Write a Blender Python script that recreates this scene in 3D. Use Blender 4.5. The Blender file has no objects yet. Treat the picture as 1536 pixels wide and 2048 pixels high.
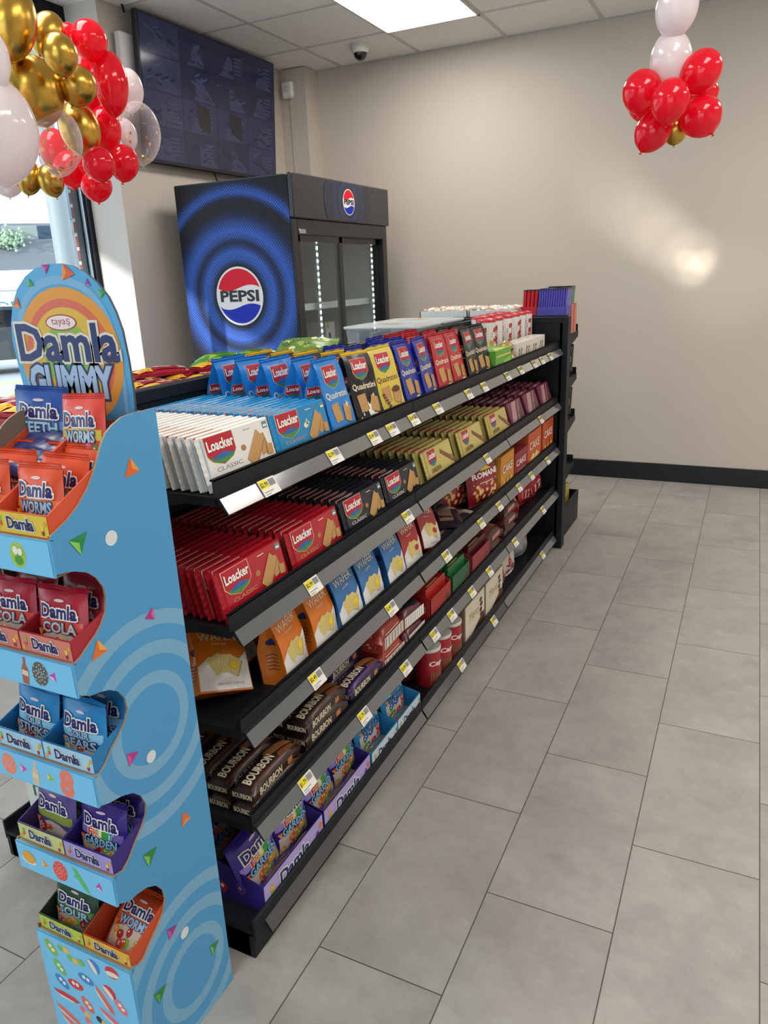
import bpy, math, random
from mathutils import Vector, Matrix, noise
from mathutils.geometry import tessellate_polygon
random.seed(7)
SC = bpy.context.scene
COL = SC.collection
PI = math.pi
# ------------------------------------------------------------------ camera
FPX = 1478.01; CH = 1.4491
RW = ((0.90004343, 0.09660631, -0.4249577), (0.43384689, -0.29084431, 0.85275229), (-0.04121528, -0.95188067, -0.30368486))
cam = bpy.data.cameras.new('camera'); camo = bpy.data.objects.new('camera', cam); COL.objects.link(camo)
RM = Matrix(RW)
cx_, cy_, cz_ = RM.col[0].normalized(), -RM.col[1].normalized(), -RM.col[2].normalized()
m4 = Matrix((cx_, cy_, cz_)).transposed().to_4x4(); m4.translation = Vector((0, 0, CH)); camo.matrix_world = m4
cam.sensor_fit = 'VERTICAL'; cam.sensor_height = 36.0; cam.lens = FPX / 2048 * 36.0; cam.clip_start = .02; cam.clip_end = 300
SC.camera = camo
def ray(px, py):
    return RM @ Vector((px - 768, py - 1024, FPX))
def at(px, py, ax, val):          # the real point on the plane x, y or z = val
    d = ray(px, py); t = (val - (0, 0, CH)[ax]) / d[ax]
    return Vector((0, 0, CH)) + d * t
def far(px, py, dist):
    return Vector((0, 0, CH)) + ray(px, py).normalized() * dist
# ------------------------------------------------------------------ world, sun, exposure
SC.view_settings.view_transform = 'Standard'; SC.view_settings.look = 'None'; SC.view_settings.gamma = 1
SC.view_settings.exposure = 0.0
W = bpy.data.worlds.new('world'); SC.world = W; W.use_nodes = True
bg = W.node_tree.nodes['Background']; bg.inputs[0].default_value = (.80, .90, 1.0, 1); bg.inputs[1].default_value = 2.9
sun = bpy.data.lights.new('sun', 'SUN'); suno = bpy.data.objects.new('sun', sun); COL.objects.link(suno)
sun.energy = 6.0; sun.angle = math.radians(.6); sun.color = (1, .96, .9)
suno.rotation_euler = Vector((1, 3, -.59)).to_track_quat('-Z', 'Y').to_euler()
LAMP = 13.0       # ceiling panels
# ------------------------------------------------------------------ materials
def lin(h):
    h = h.lstrip('#'); c = [int(h[i:i + 2], 16) / 255 for i in (0, 2, 4)]
    return tuple(x / 12.92 if x <= .04045 else ((x + .055) / 1.055) ** 2.4 for x in c) + (1,)
MATS = {}
def mat(hexc, rough=.5, metal=0, coat=0, bump=0, bscale=60, emit=0, trans=0, spec=.5, alpha=1, nm=None):
    k = (hexc, rough, metal, coat, bump, bscale, emit, trans, spec, alpha)
    if k in MATS: return MATS[k]
    m = bpy.data.materials.new(nm or 'material'); m.use_nodes = True; nt = m.node_tree; b = nt.nodes['Principled BSDF']
    b.inputs['Base Color'].default_value = lin(hexc); b.inputs['Roughness'].default_value = rough
    b.inputs['Metallic'].default_value = metal; b.inputs['Specular IOR Level'].default_value = spec
    if coat: b.inputs['Coat Weight'].default_value = coat; b.inputs['Coat Roughness'].default_value = .12
    if trans: b.inputs['Transmission Weight'].default_value = trans
    if alpha < 1: b.inputs['Alpha'].default_value = alpha
    if emit: b.inputs['Emission Color'].default_value = lin(hexc); b.inputs['Emission Strength'].default_value = emit
    if bump:
        n = nt.nodes.new('ShaderNodeTexNoise'); n.inputs['Scale'].default_value = bscale; n.inputs['Detail'].default_value = 3
        tc = nt.nodes.new('ShaderNodeTexCoord'); nt.links.new(tc.outputs['Object'], n.inputs['Vector'])
        bm = nt.nodes.new('ShaderNodeBump'); bm.inputs['Strength'].default_value = bump; bm.inputs['Distance'].default_value = .004
        nt.links.new(n.outputs[0], bm.inputs['Height']); nt.links.new(bm.outputs[0], b.inputs['Normal'])
    MATS[k] = m
    return m
def foil(h): return mat(h, .34, 0, .18, .35, 45, spec=.35)
def gloss(h): return mat(h, .3, 0, .3)
def ink(h): return mat(h, .45)
def card(h): return mat(h, .5, 0, .15)
# ------------------------------------------------------------------ glyphs
GL = {}
def glyph(s, off):
    k = (s, off)
    if k not in GL:
        c = bpy.data.curves.new('lettering', 'FONT'); c.body = s; c.size = 1; c.resolution_u = 2; c.offset = off
        o = bpy.data.objects.new('lettering', c); me = bpy.data.meshes.new_from_object(o)
        GL[k] = ([(v.co.x, v.co.y) for v in me.vertices], [tuple(p.vertices) for p in me.polygons])
        bpy.data.meshes.remove(me); bpy.data.objects.remove(o); bpy.data.curves.remove(c)
    return GL[k]
# ------------------------------------------------------------------ mesh collector
class MB:
    def __init__(s): s.v = []; s.f = []; s.fm = []; s.sm = []; s.ms = []
    def mi(s, m):
        if m not in s.ms: s.ms.append(m)
        return s.ms.index(m)
    def add(s, vs, fs, m, smooth=False):
        b = len(s.v); s.v += [tuple(v) for v in vs]; i = s.mi(m)
        for f in fs: s.f.append([b + q for q in f]); s.fm.append(i); s.sm.append(smooth)
    def box(s, x0, x1, y0, y1, z0, z1, m, b=0):
        if b <= 0:
            vs = [(x, y, z) for x in (x0, x1) for y in (y0, y1) for z in (z0, z1)]
            s.add(vs, [(0, 1, 3, 2), (4, 6, 7, 5), (0, 4, 5, 1), (2, 3, 7, 6), (0, 2, 6, 4), (1, 5, 7, 3)], m); return
        b = min(b, (x1 - x0) * .49, (y1 - y0) * .49, (z1 - z0) * .49)
        vs = []; idx = {}
        for sx in (0, 1):
            for sy in (0, 1):
                for sz in (0, 1):
                    for a in range(3):
                        p = [(x0, x1)[sx], (y0, y1)[sy], (z0, z1)[sz]]
                        for q in range(3):
                            if q != a: p[q] += b * (1, -1)[(sx, sy, sz)[q]]
                        idx[(sx, sy, sz, a)] = len(vs); vs.append(p)
        fs = []
        def g(sx, sy, sz, a): return idx[(sx, sy, sz, a)]
        for q in (0, 1):
            for ax in range(3):
                o = [i for i in range(3) if i != ax]; f = []
                for (u, w) in ((0, 0), (1, 0), (1, 1), (0, 1)):
                    c = [0, 0, 0]; c[ax] = q; c[o[0]] = u; c[o[1]] = w; f.append(g(*c, ax))
                fs.append(f)
        for ax in range(3):
            o = [i for i in range(3) if i != ax]
            for u in (0, 1):
                for w in (0, 1):
                    f = []
                    for (e, a) in ((0, o[0]), (1, o[0]), (1, o[1]), (0, o[1])):
                        c = [0, 0, 0]; c[ax] = e; c[o[0]] = u; c[o[1]] = w; f.append(g(*c, a))
                    fs.append(f)
        for c in ((x, y, z) for x in (0, 1) for y in (0, 1) for z in (0, 1)): fs.append([g(*c, a) for a in range(3)])
        # consistent outward winding
        cen = Vector(((x0 + x1) / 2, (y0 + y1) / 2, (z0 + z1) / 2)); out = []
        for f in fs:
            p = [Vector(vs[i]) for i in f]; n = (p[1] - p[0]).cross(p[2] - p[0]); mid = sum(p, Vector()) / len(p)
            out.append(f if n.dot(mid - cen) > 0 else f[::-1])
        s.add(vs, out, m)
    def grid(s, fn, nu, nv, m, smooth=True, closeu=False):
        vs = [fn(i / nu, j / nv) for j in range(nv + 1) for i in range(nu + (0 if closeu else 1))]
        w = nu if closeu else nu + 1
        fs = [(j * w + i, j * w + (i + 1) % w, (j + 1) * w + (i + 1) % w, (j + 1) * w + i) for j in range(nv) for i in range(nu)]
        s.add(vs, fs, m, smooth)
    def lathe(s, prof, m, n=24, c=(0, 0, 0), smooth=True, cap=True):
        vs = []; k = len(prof)
        for (r, z) in prof:
            for i in range(n): a = 2 * PI * i / n; vs.append((c[0] + r * math.cos(a), c[1] + r * math.sin(a), c[2] + z))
        fs = [(j * n + i, j * n + (i + 1) % n, (j + 1) * n + (i + 1) % n, (j + 1) * n + i) for j in range(k - 1) for i in range(n)]
        s.add(vs, fs, m, smooth)
        if cap:
            s.add(vs[:n], [tuple(range(n))[::-1]], m); s.add(vs[-n:], [tuple(range(n))], m)
    def tube(s, pts, r, m, n=6):
        pts = [Vector(p) for p in pts]; vs = []
        for i, p in enumerate(pts):
            t = (pts[min(i + 1, len(pts) - 1)] - pts[max(i - 1, 0)]).normalized()
            a = t.cross(Vector((0, 0, 1)) if abs(t.z) < .9 else Vector((1, 0, 0))).normalized(); b = t.cross(a)
            for q in range(n): an = 2 * PI * q / n; vs.append(p + (a * math.cos(an) + b * math.sin(an)) * r)
        fs = [(i * n + q, i * n + (q + 1) % n, (i + 1) * n + (q + 1) % n, (i + 1) * n + q) for i in range(len(pts) - 1) for q in range(n)]
        fs += [tuple(range(n))[::-1], tuple(range(len(vs) - n, len(vs)))]
        s.add(vs, fs, m, True)
    def prism(s, outline, m, fn, t0, t1, medge=None):   # closed 2-D outline, fn(a, b, t) -> point
        n = len(outline)
        vs = [fn(a, b, t0) for a, b in outline] + [fn(a, b, t1) for a, b in outline]
        tri = tessellate_polygon([[Vector((a, b, 0)) for a, b in outline]])
        s.add(vs, [tuple(t) for t in tri] + [tuple(q + n for q in t[::-1]) for t in tri], m)
        s.add(vs, [(i, (i + 1) % n, n + (i + 1) % n, n + i) for i in range(n)], medge or m)
    def build(s, name, parent=None, loc=None, rot=None, recalc=False):
        me = bpy.data.meshes.new(name); me.from_pydata(s.v, [], s.f)
        for m in s.ms: me.materials.append(m)
        me.polygons.foreach_set('material_index', s.fm); me.polygons.foreach_set('use_smooth', s.sm); me.update()
        o = bpy.data.objects.new(name, me); COL.objects.link(o)
        if parent: o.parent = parent
        if loc: o.location = loc
        if rot: o.rotation_euler = rot
        return o
class Surf:                        # a printed surface: (u, v) in metres -> point
    def __init__(s, mb, fn, flat=True, dl=.00045): s.mb = mb; s.fn = fn; s.flat = flat; s.dl = dl
    def p(s, u, v, l):
        P = Vector(s.fn(u, v)); e = .0005
        n = (Vector(s.fn(u + e, v)) - P).cross(Vector(s.fn(u, v + e)) - P)
        if n.length > 0: n.normalize()
        return P + n * (s.dl * l)
    def sub(s, ox, oy, ang=0, sc=1):
        c, si = math.cos(ang) * sc, math.sin(ang) * sc
        q = Surf(s.mb, s.fn, s.flat, s.dl); q.p = lambda u, v, l: s.p(ox + c * u - si * v, oy + si * u + c * v, l)
        return q
    def poly(s, pts, m, l=1):
        if s.flat: s.mb.add([s.p(a, b, l) for a, b in pts], [tuple(range(len(pts)))], m); return
        tri = [[pts[i] for i in t] for t in tessellate_polygon([[Vector((a, b, 0)) for a, b in pts]])]; out = []
        while tri:                       # split long edges so the print follows the bulge
            t = tri.pop(); e = [math.dist(t[i], t[(i + 1) % 3]) for i in range(3)]; i = e.index(max(e))
            if e[i] < .011: out.append(t); continue
            a, c, d = t[i], t[(i + 1) % 3], t[(i + 2) % 3]; q = ((a[0] + c[0]) / 2, (a[1] + c[1]) / 2); tri += [[a, q, d], [q, c, d]]
        sg = 1
        if out:
            (x1, y1), (x2, y2), (x3, y3) = out[0]; sg = (x2 - x1) * (y3 - y1) - (x3 - x1) * (y2 - y1)
        vs = [s.p(a, b, l) for t in out for a, b in t]
        s.mb.add(vs, [(3 * i, 3 * i + 1, 3 * i + 2) if sg > 0 else (3 * i + 2, 3 * i + 1, 3 * i) for i in range(len(out))], m, False)
    def rect(s, u0, v0, u1, v1, m, l=1, n=5):
        if s.flat: s.poly([(u0, v0), (u1, v0), (u1, v1), (u0, v1)], m, l); return
        s.mb.grid(lambda a, b: s.p(u0 + (u1 - u0) * a, v0 + (v1 - v0) * b, l), n, n, m)
    def ell(s, cx, cy, rx, ry, m, l=1, n=14):
        ring = [(cx + rx * math.cos(2 * PI * i / n), cy + ry * math.sin(2 * PI * i / n)) for i in range(n)]
        if s.flat: s.poly(ring, m, l)
        else: s.mb.add([s.p(cx, cy, l)] + [s.p(a, b, l) for a, b in ring], [(0, i + 1, (i + 1) % n + 1) for i in range(n)], m, True)
    def text(s, t, u, v, w, h, m, l=2, bold=.0, out=None, ob=.05):
        if not t: return
        bv, _ = glyph(t, 0)
        if not bv: return
        x0 = min(a for a, b in bv); x1 = max(a for a, b in bv); y0 = min(b for a, b in bv); y1 = max(b for a, b in bv)
        sx = w / max(x1 - x0, 1e-6); sy = h / max(y1 - y0, 1e-6)
        for (mm, off, ll) in ([(out, bold + ob, l)] if out else []) + [(m, bold, l + (1 if out else 0))]:
            gv, gf = glyph(t, off)
            s.mb.add([s.p(u + (a - x0) * sx, v + (b - y0) * sy, ll) for a, b in gv], gf, mm)
def tag(o, label=None, cat=None, group=None, kind=None):
    if label:
        ws = label.split()
        for drop in ('the', 'stand-up', 'printed', 'standing', 'stand-up'):
            while len(ws) > 16 and drop in ws: ws.reverse(); ws.remove(drop); ws.reverse()
        o['label'] = ' '.join(ws)
    if cat: o['category'] = cat
    if group: o['group'] = group
    if kind: o['kind'] = kind
    return o
def empty(name, loc=(0, 0, 0), rot=(0, 0, 0)):
    o = bpy.data.objects.new(name, None); COL.objects.link(o); o.location = loc; o.rotation_euler = rot; o.empty_display_size = .05
    return o
def dup(o, parent=None):
    c = o.copy(); COL.objects.link(c)
    if parent: c.parent = parent
    for ch in [q for q in o.children]: dup(ch, c)
    return c
USED = set()
def put(proto, loc, rot, label, cat, group=None):     # first call moves the proto itself, later calls copy it
    o = proto if proto.name not in USED else dup(proto)
    USED.add(proto.name); USED.add(o.name)
    o.location = loc; o.rotation_euler = rot
    return tag(o, label, cat, group)
ORD = ['front', 'second', 'third', 'fourth', 'fifth', 'sixth', 'seventh', 'eighth', 'ninth', 'tenth', 'eleventh', 'twelfth', 'thirteenth', 'fourteenth', 'fifteenth', 'sixteenth', 'seventeenth', 'eighteenth']
def ordl(k, what, where):
    return ('%s in %s, at the very front' % (what, where)) if k == 0 else ('%s, %s from the front in %s' % (what, ORD[k], where))
# shared inks
WHITE = ink('#f2f0ea'); BLACK = ink('#15161a'); NAVY = ink('#1c2a5e'); LRED = ink('#b5192b'); TAN = ink('#c79a5f'); TAN2 = ink('#a67b48')
GRN = ink('#3f8a3c'); BLU = ink('#2d5fa8'); YEL = ink('#f2d21f'); CREAM = ink('#eadfc0'); BROWN = ink('#5b3420'); GREY = ink('#8d8f93')
# ------------------------------------------------------------------ printed motifs
def shield(S, x, y, w, h, l=1, word=True):
    q = S.sub(x, y); q.flat = S.flat
    pts = [(0, h), (w, h), (w, h * .38), (w * .85, h * .16), (w * .5, 0), (w * .15, h * .16), (0, h * .38)]
    q.poly([(a * 1.04 - w * .02, b * 1.03 - h * .015) for a, b in pts], CREAM, l); q.poly(pts, LRED, l + 1)
    q.poly([(w * .06, h * .27), (w * .3, h * .33), (w * .5, h * .35), (w * .72, h * .32), (w * .95, h * .29), (w * .8, h * .14), (w * .5, h * .03), (w * .2, h * .14)], GRN, l + 2)
    q.poly([(w * .14, h * .25), (w * .28, h * .33), (w * .36, h * .38), (w * .44, h * .35), (w * .53, h * .43), (w * .64, h * .35), (w * .72, h * .37), (w * .86, h * .27), (w * .6, h * .21), (w * .3, h * .20)], BLU, l + 3)
    if word: q.text('Loacker', w * .05, h * .52, w * .90, h * .33, WHITE, l + 4, .03)
def wafer(S, x, y, w, h, ang, l=1, c1=TAN, c2=TAN2, n=4):
    q = S.sub(x, y, ang); q.poly([(0, 0), (w, 0), (w, h), (0, h)], c1, l)
    for i in range(n): a = w * (i + .75) / (n + .5); q.poly([(a, h * .03), (a + w * .035, h * .03), (a + w * .035, h * .97), (a, h * .97)], c2, l + .5)
    q.poly([(w, 0), (w * 1.14, h * .03), (w * 1.14, h * .97), (w, h)], c2, l)
def blob(S, x, y, r, m, l=1, k=7, ar=1):
    S.poly([(x + r * ar * (1 + .22 * math.sin(3.1 * i + x * 900)) * math.cos(2 * PI * i / k), y + r * (1 + .22 * math.sin(3.1 * i + y * 700)) * math.sin(2 * PI * i / k)) for i in range(k)], m, l)
def candies(S, x0, y0, x1, y1, cols, n, r, l=1):
    for i in range(n):
        c = cols[i % len(cols)]; x = random.uniform(x0, x1); y = random.uniform(y0, y1)
        S.ell(x, y, r * random.uniform(.7, 1.2), r * random.uniform(.6, 1.1), ink(c), l + (i % 4) * .5, 8)
        S.ell(x - r * .2, y + r * .2, r * .25, r * .2, ink('#f4e9dc'), l + 2.2, 6)
def conf(S, x, y, r, c1, c2, l=1, a=0):
    q = S.sub(x, y, a); q.poly([(-r, r * .6), (r, r * .8), (0, -r)], ink(c1), l); q.poly([(-r, r * .6), (r * .0, r * .1), (0, -r)], ink(c2), l + 1)
TX0 = .42
# ================================================================== procedural surface materials
def nodes(name):
    m = bpy.data.materials.new(name); m.use_nodes = True; return m, m.node_tree, m.node_tree.nodes['Principled BSDF']
def N(nt, t, **k):
    n = nt.nodes.new(t)
    for a, b in k.items(): setattr(n, a, b)
    return n
def math_(nt, op, a, b=None, c=None):
    n = N(nt, 'ShaderNodeMath', operation=op)
    for i, x in enumerate((a, b, c)):
        if x is None: continue
        if isinstance(x, (int, float)): n.inputs[i].default_value = x
        else: nt.links.new(x, n.inputs[i])
    return n.outputs[0]
def mixc(nt, fac, a, b):
    n = N(nt, 'ShaderNodeMix', data_type='RGBA')
    if isinstance(fac, (int, float)): n.inputs[0].default_value = fac
    else: nt.links.new(fac, n.inputs[0])
    for x, i in ((a, 6), (b, 7)):
        if isinstance(x, tuple): n.inputs[i].default_value = x
        else: nt.links.new(x, n.inputs[i])
    return n.outputs[2]
def wall_mat(name, h1, h2):
    m, nt, b = nodes(name); tc = N(nt, 'ShaderNodeTexCoord'); n = N(nt, 'ShaderNodeTexNoise'); n.inputs['Scale'].default_value = 1.3
    nt.links.new(tc.outputs['Object'], n.inputs['Vector']); nt.links.new(mixc(nt, n.outputs[0], lin(h1), lin(h2)), b.inputs['Base Color'])
    b.inputs['Roughness'].default_value = .55; b.inputs['Specular IOR Level'].default_value = .3
    n2 = N(nt, 'ShaderNodeTexNoise'); n2.inputs['Scale'].default_value = 220; nt.links.new(tc.outputs['Object'], n2.inputs['Vector'])
    bm = N(nt, 'ShaderNodeBump'); bm.inputs['Strength'].default_value = .08; bm.inputs['Distance'].default_value = .002
    nt.links.new(n2.outputs[0], bm.inputs['Height']); nt.links.new(bm.outputs[0], b.inputs['Normal'])
    return m
WALL = wall_mat('warm_grey_wall_paint', '#c3b9ae', '#cbc1b6')
REVEAL = wall_mat('pale_reveal_paint', '#cfcac6', '#d6d1cc')
# floor: running-bond 30 x 60 cm stone-look tiles
X0, Y0 = -.75365, 1.08525
def floor_mat():
    m, nt, b = nodes('stone_look_tile'); tc = N(nt, 'ShaderNodeTexCoord'); sp = N(nt, 'ShaderNodeSeparateXYZ'); nt.links.new(tc.outputs['Object'], sp.inputs[0])
    cx = math_(nt, 'DIVIDE', math_(nt, 'SUBTRACT', sp.outputs[0], X0 - 30 * .3), .3)
    col = math_(nt, 'FLOOR', cx); fx = math_(nt, 'FRACT', cx)
    par = math_(nt, 'MODULO', col, 2)     # column right of line 0 (k=30) is even
    ry = math_(nt, 'DIVIDE', math_(nt, 'SUBTRACT', sp.outputs[1], Y0 - 36.0), .6)
    ry = math_(nt, 'ADD', ry, math_(nt, 'MULTIPLY', par, .5)); fy = math_(nt, 'FRACT', ry); row = math_(nt, 'FLOOR', ry)
    dx = math_(nt, 'MULTIPLY', math_(nt, 'MINIMUM', fx, math_(nt, 'SUBTRACT', 1, fx)), .3)
    dy = math_(nt, 'MULTIPLY', math_(nt, 'MINIMUM', fy, math_(nt, 'SUBTRACT', 1, fy)), .6)
    g = math_(nt, 'LESS_THAN', math_(nt, 'MINIMUM', dx, dy), .0014)
    wn = N(nt, 'ShaderNodeTexWhiteNoise'); cb = N(nt, 'ShaderNodeCombineXYZ'); nt.links.new(col, cb.inputs[0]); nt.links.new(row, cb.inputs[1]); nt.links.new(cb.outputs[0], wn.inputs['Vector'])
    off = N(nt, 'ShaderNodeVectorMath', operation='MULTIPLY_ADD'); nt.links.new(wn.outputs['Color'], off.inputs[0]); off.inputs[1].default_value = (9, 9, 9); nt.links.new(tc.outputs['Object'], off.inputs[2])
    n1 = N(nt, 'ShaderNodeTexNoise'); n1.inputs['Scale'].default_value = 3.2; n1.inputs['Detail'].default_value = 8; n1.inputs['Roughness'].default_value = .62; nt.links.new(off.outputs[0], n1.inputs['Vector'])
    n2 = N(nt, 'ShaderNodeTexNoise'); n2.inputs['Scale'].default_value = 17; n2.inputs['Detail'].default_value = 7; n2.inputs['Roughness'].default_value = .7; nt.links.new(off.outputs[0], n2.inputs['Vector'])
    rp = N(nt, 'ShaderNodeValToRGB'); rp.color_ramp.elements[0].position = .33; rp.color_ramp.elements[0].color = lin('#8b8783'); rp.color_ramp.elements[1].position = .68; rp.color_ramp.elements[1].color = lin('#b3b0aa')
    nt.links.new(math_(nt, 'ADD', math_(nt, 'MULTIPLY', n1.outputs[0], .62), math_(nt, 'MULTIPLY', n2.outputs[0], .38)), rp.inputs[0])
    tone = mixc(nt, math_(nt, 'MULTIPLY', wn.outputs['Value'], .25), rp.outputs[0], lin('#a39d95'))
    nt.links.new(mixc(nt, g, tone, lin('#4a443e')), b.inputs['Base Color'])
    nt.links.new(math_(nt, 'ADD', .42, math_(nt, 'MULTIPLY', n2.outputs[0], .2)), b.inputs['Roughness'])
    bm = N(nt, 'ShaderNodeBump'); bm.inputs['Strength'].default_value = .5; bm.inputs['Distance'].default_value = .001
    nt.links.new(math_(nt, 'SUBTRACT', math_(nt, 'MULTIPLY', n2.outputs[0], .3), g), bm.inputs['Height']); nt.links.new(bm.outputs[0], b.inputs['Normal'])
    return m
def ceil_mat():
    m, nt, b = nodes('mineral_ceiling_tile'); tc = N(nt, 'ShaderNodeTexCoord'); n = N(nt, 'ShaderNodeTexNoise'); n.inputs['Scale'].default_value = 120; n.inputs['Detail'].default_value = 3
    nt.links.new(tc.outputs['Object'], n.inputs['Vector']); rp = N(nt, 'ShaderNodeValToRGB')
    rp.color_ramp.elements[0].position = .30; rp.color_ramp.elements[0].color = lin('#c4c2be'); rp.color_ramp.elements[1].position = .43; rp.color_ramp.elements[1].color = lin('#f3f1ee')
    nt.links.new(n.outputs[0], rp.inputs[0]); nt.links.new(rp.outputs[0], b.inputs['Base Color']); b.inputs['Roughness'].default_value = .9
    return m
def struct(mb, name, **k):
    o = mb.build(name, **k); o['kind'] = 'structure'; return o
HZ = 2.90; YW = 5.34; XL = -3.27; XR = 3.4; YB = -4.4
b = MB(); b.box(-3.9, XR, YB, YW, -.12, 0, floor_mat()); struct(b, 'floor')
b = MB(); b.box(-3.75, XR, YB, YW, HZ, HZ + .12, ceil_mat()); struct(b, 'ceiling')
# T-bar grid
GW = mat('#c9c6c2', .5)
b = MB()
gx = [-3.45 + .61 * i for i in range(12)]; gx = [-1.623 + .609 * k for k in range(-3, 9)]
gy = [4.80 - .609 * k for k in range(0, 14)]
for x in gx:
    if XL < x < XR: b.box(x - .012, x + .012, YB, YW, HZ - .004, HZ + .001, GW)
for y in gy:
    if YB < y < YW: b.box(XL, XR, y - .012, y + .012, HZ - .0045, HZ + .001, GW)
b.box(XL, XR, YW - .022, YW, HZ - .005, HZ + .001, GW); b.box(XL, XL + .022, YB, YW, HZ - .005, HZ + .001, GW)
struct(b, 'trim_1')
b = MB(); b.box(XL - .3, XR, YW, YW + .15, 0, HZ, WALL); struct(b, 'wall_far')
b = MB(); b.box(XL - .30, XL, 3.43, YW, 0, HZ, WALL); b.box(XL - .30, XL, YB, 3.43, 0, .42, WALL); b.box(XL - .30, XL, YB, -1.6, .42, HZ, WALL)
b.box(XL - .28, XL - .0, 3.426, 3.43, .42, HZ, REVEAL); struct(b, 'wall_left')
b = MB(); b.box(XL, -3.055, 5.16, YW, 0, HZ - .006, WALL); struct(b, 'trim_2')
b = MB(); b.box(XR, XR + .15, YB, YW, 0, HZ, WALL); struct(b, 'wall_right')
b = MB(); b.box(-3.6, -1.7, YB - .15, YB, 0, HZ, WALL); b.box(2.3, XR, YB - .15, YB, 0, HZ, WALL); b.box(-1.7, 2.3, YB - .15, YB, 2.75, HZ, WALL); struct(b, 'wall_back')
BB = mat('#0e1118', .35)
b = MB(); b.box(-3.05, XR, YW - .012, YW, 0, .125, BB, .004); struct(b, 'baseboard_far')
b = MB(); b.box(XL, XL + .012, 3.43, 5.16, 0, .125, BB, .004); struct(b, 'baseboard_left')
# ------------------------------------------------------------------ storefront window
XG = -3.56
FR = mat('#1b1e24', .35, .6); FR2 = mat('#76848f', .3, .7); AL = mat('#c9d2d8', .25, .9)
b = MB()
b.box(XG - .05, XG + .02, 3.385, 3.43, .42, 2.88, FR2); b.box(XG + .02, XG + .05, 3.40, 3.43, .42, 2.88, FR, .004)
b.box(XG - .045, XG + .0, 3.376, 3.386, .42, 2.88, FR); b.box(XG + .0, XG + .024, 3.386, 3.396, .42, 2.88, AL)
for y in (1.75, .1, -1.55): b.box(XG - .05, XG + .05, y - .03, y + .03, .42, 2.88, FR)
b.box(XG - .05, XG + .06, -1.6, 3.43, 2.80, 2.90, FR, .004); b.box(XG - .05, XG + .06, -1.6, 3.43, .40, .47, FR, .004)
fr = struct(b, 'window_1')
def glass_mat():
    m = bpy.data.materials.new('window_glass'); m.use_nodes = True; nt = m.node_tree; nt.nodes.clear()
    o = N(nt, 'ShaderNodeOutputMaterial'); t = N(nt, 'ShaderNodeBsdfTransparent'); t.inputs[0].default_value = (.93, .97, .97, 1); g = N(nt, 'ShaderNodeBsdfGlossy'); g.inputs['Roughness'].default_value = .02
    lw = N(nt, 'ShaderNodeLayerWeight'); lw.inputs[0].default_value = .5; f = math_(nt, 'ADD', .05, math_(nt, 'MULTIPLY', math_(nt, 'POWER', lw.outputs['Facing'], 5), .9)); mx = N(nt, 'ShaderNodeMixShader'); nt.links.new(f, mx.inputs[0]); nt.links.new(t.outputs[0], mx.inputs[1]); nt.links.new(g.outputs[0], mx.inputs[2]); nt.links.new(mx.outputs[0], o.inputs[0])
    return m
GLASS = glass_mat()
b = MB(); b.box(XG - .004, XG + .004, -1.58, 3.39, .46, 2.81, GLASS); b.build('window_pane', fr)['label'] = 'clear glass panes of the storefront window'
b = MB()
for x in (-1.7, .3, 2.3): b.box(x - .03, x + .03, YB - .1, YB, 0, 2.75, FR)
b.box(-1.7, 2.3, YB - .1, YB, 2.7, 2.76, FR); b.box(-1.7, 2.3, YB - .1, YB, 0, .1, FR); w2 = struct(b, 'window_2')
b = MB(); b.box(-1.67, 2.27, YB - .06, YB - .05, .1, 2.7, GLASS); b.build('window_pane', w2)
for (lx, ly, rx, rz, sx, sy) in ((XG - .02, .9, 0, -PI / 2, 4.9, 2.35), (.3, YB - .08, 0, 0, 3.95, 2.6)):
    p = bpy.data.lights.new('daylight_portal', 'AREA'); p.shape = 'RECTANGLE'; p.size = sx; p.size_y = sy; p.cycles.is_portal = True
    po = bpy.data.objects.new('daylight_portal', p); COL.objects.link(po); po.location = (lx, ly, 1.65 if lx < -3 else 1.4)
    d = Vector((1, 0, 0)) if lx < -3 else Vector((0, 1, 0)); po.rotation_euler = d.to_track_quat('-Z', 'Z').to_euler()
# ------------------------------------------------------------------ outside
ASPH = mat('#b2b5b7', .9, 0, 0, .3, 8)
b = MB(); b.box(-90, -3.6, -60, 90, -.14, -.12, ASPH); struct(b, 'trim_3')
b = MB(); b.box(-6.4, -3.62, -30, 60, -.12, -.02, mat('#d8d5ce', .9)); tag(struct(b, 'trim_4'))
def brick():
    m, nt, bb = nodes('red_brick'); t = N(nt, 'ShaderNodeTexBrick'); tc = N(nt, 'ShaderNodeTexCoord'); mp = N(nt, 'ShaderNodeMapping'); mp.inputs['Rotation'].default_value = (PI / 2, 0, 0)
    nt.links.new(tc.outputs['Object'], mp.inputs[0]); nt.links.new(mp.outputs[0], t.inputs[0]); t.inputs['Color1'].default_value = lin('#7c3c36'); t.inputs['Color2'].default_value = lin('#6f3a36'); t.inputs['Mortar'].default_value = lin('#b9aca2')
    t.inputs['Scale'].default_value = 1; t.inputs['Brick Width'].default_value = .2; t.inputs['Row Height'].default_value = .08; t.inputs['Mortar Size'].default_value = .01; nt.links.new(t.outputs[0], bb.inputs[0]); bb.inputs['Roughness'].default_value = .9
    return m
b = MB(); b.box(-3.69, -3.62, 3.437, 5.6, -.1, 3.1, brick()); struct(b, 'trim_5')
b = MB(); b.box(-5.7, -3.57, -12, 5.6, 2.93, 3.1, mat('#c9c9c6', .8)); struct(b, 'trim_6')
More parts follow.
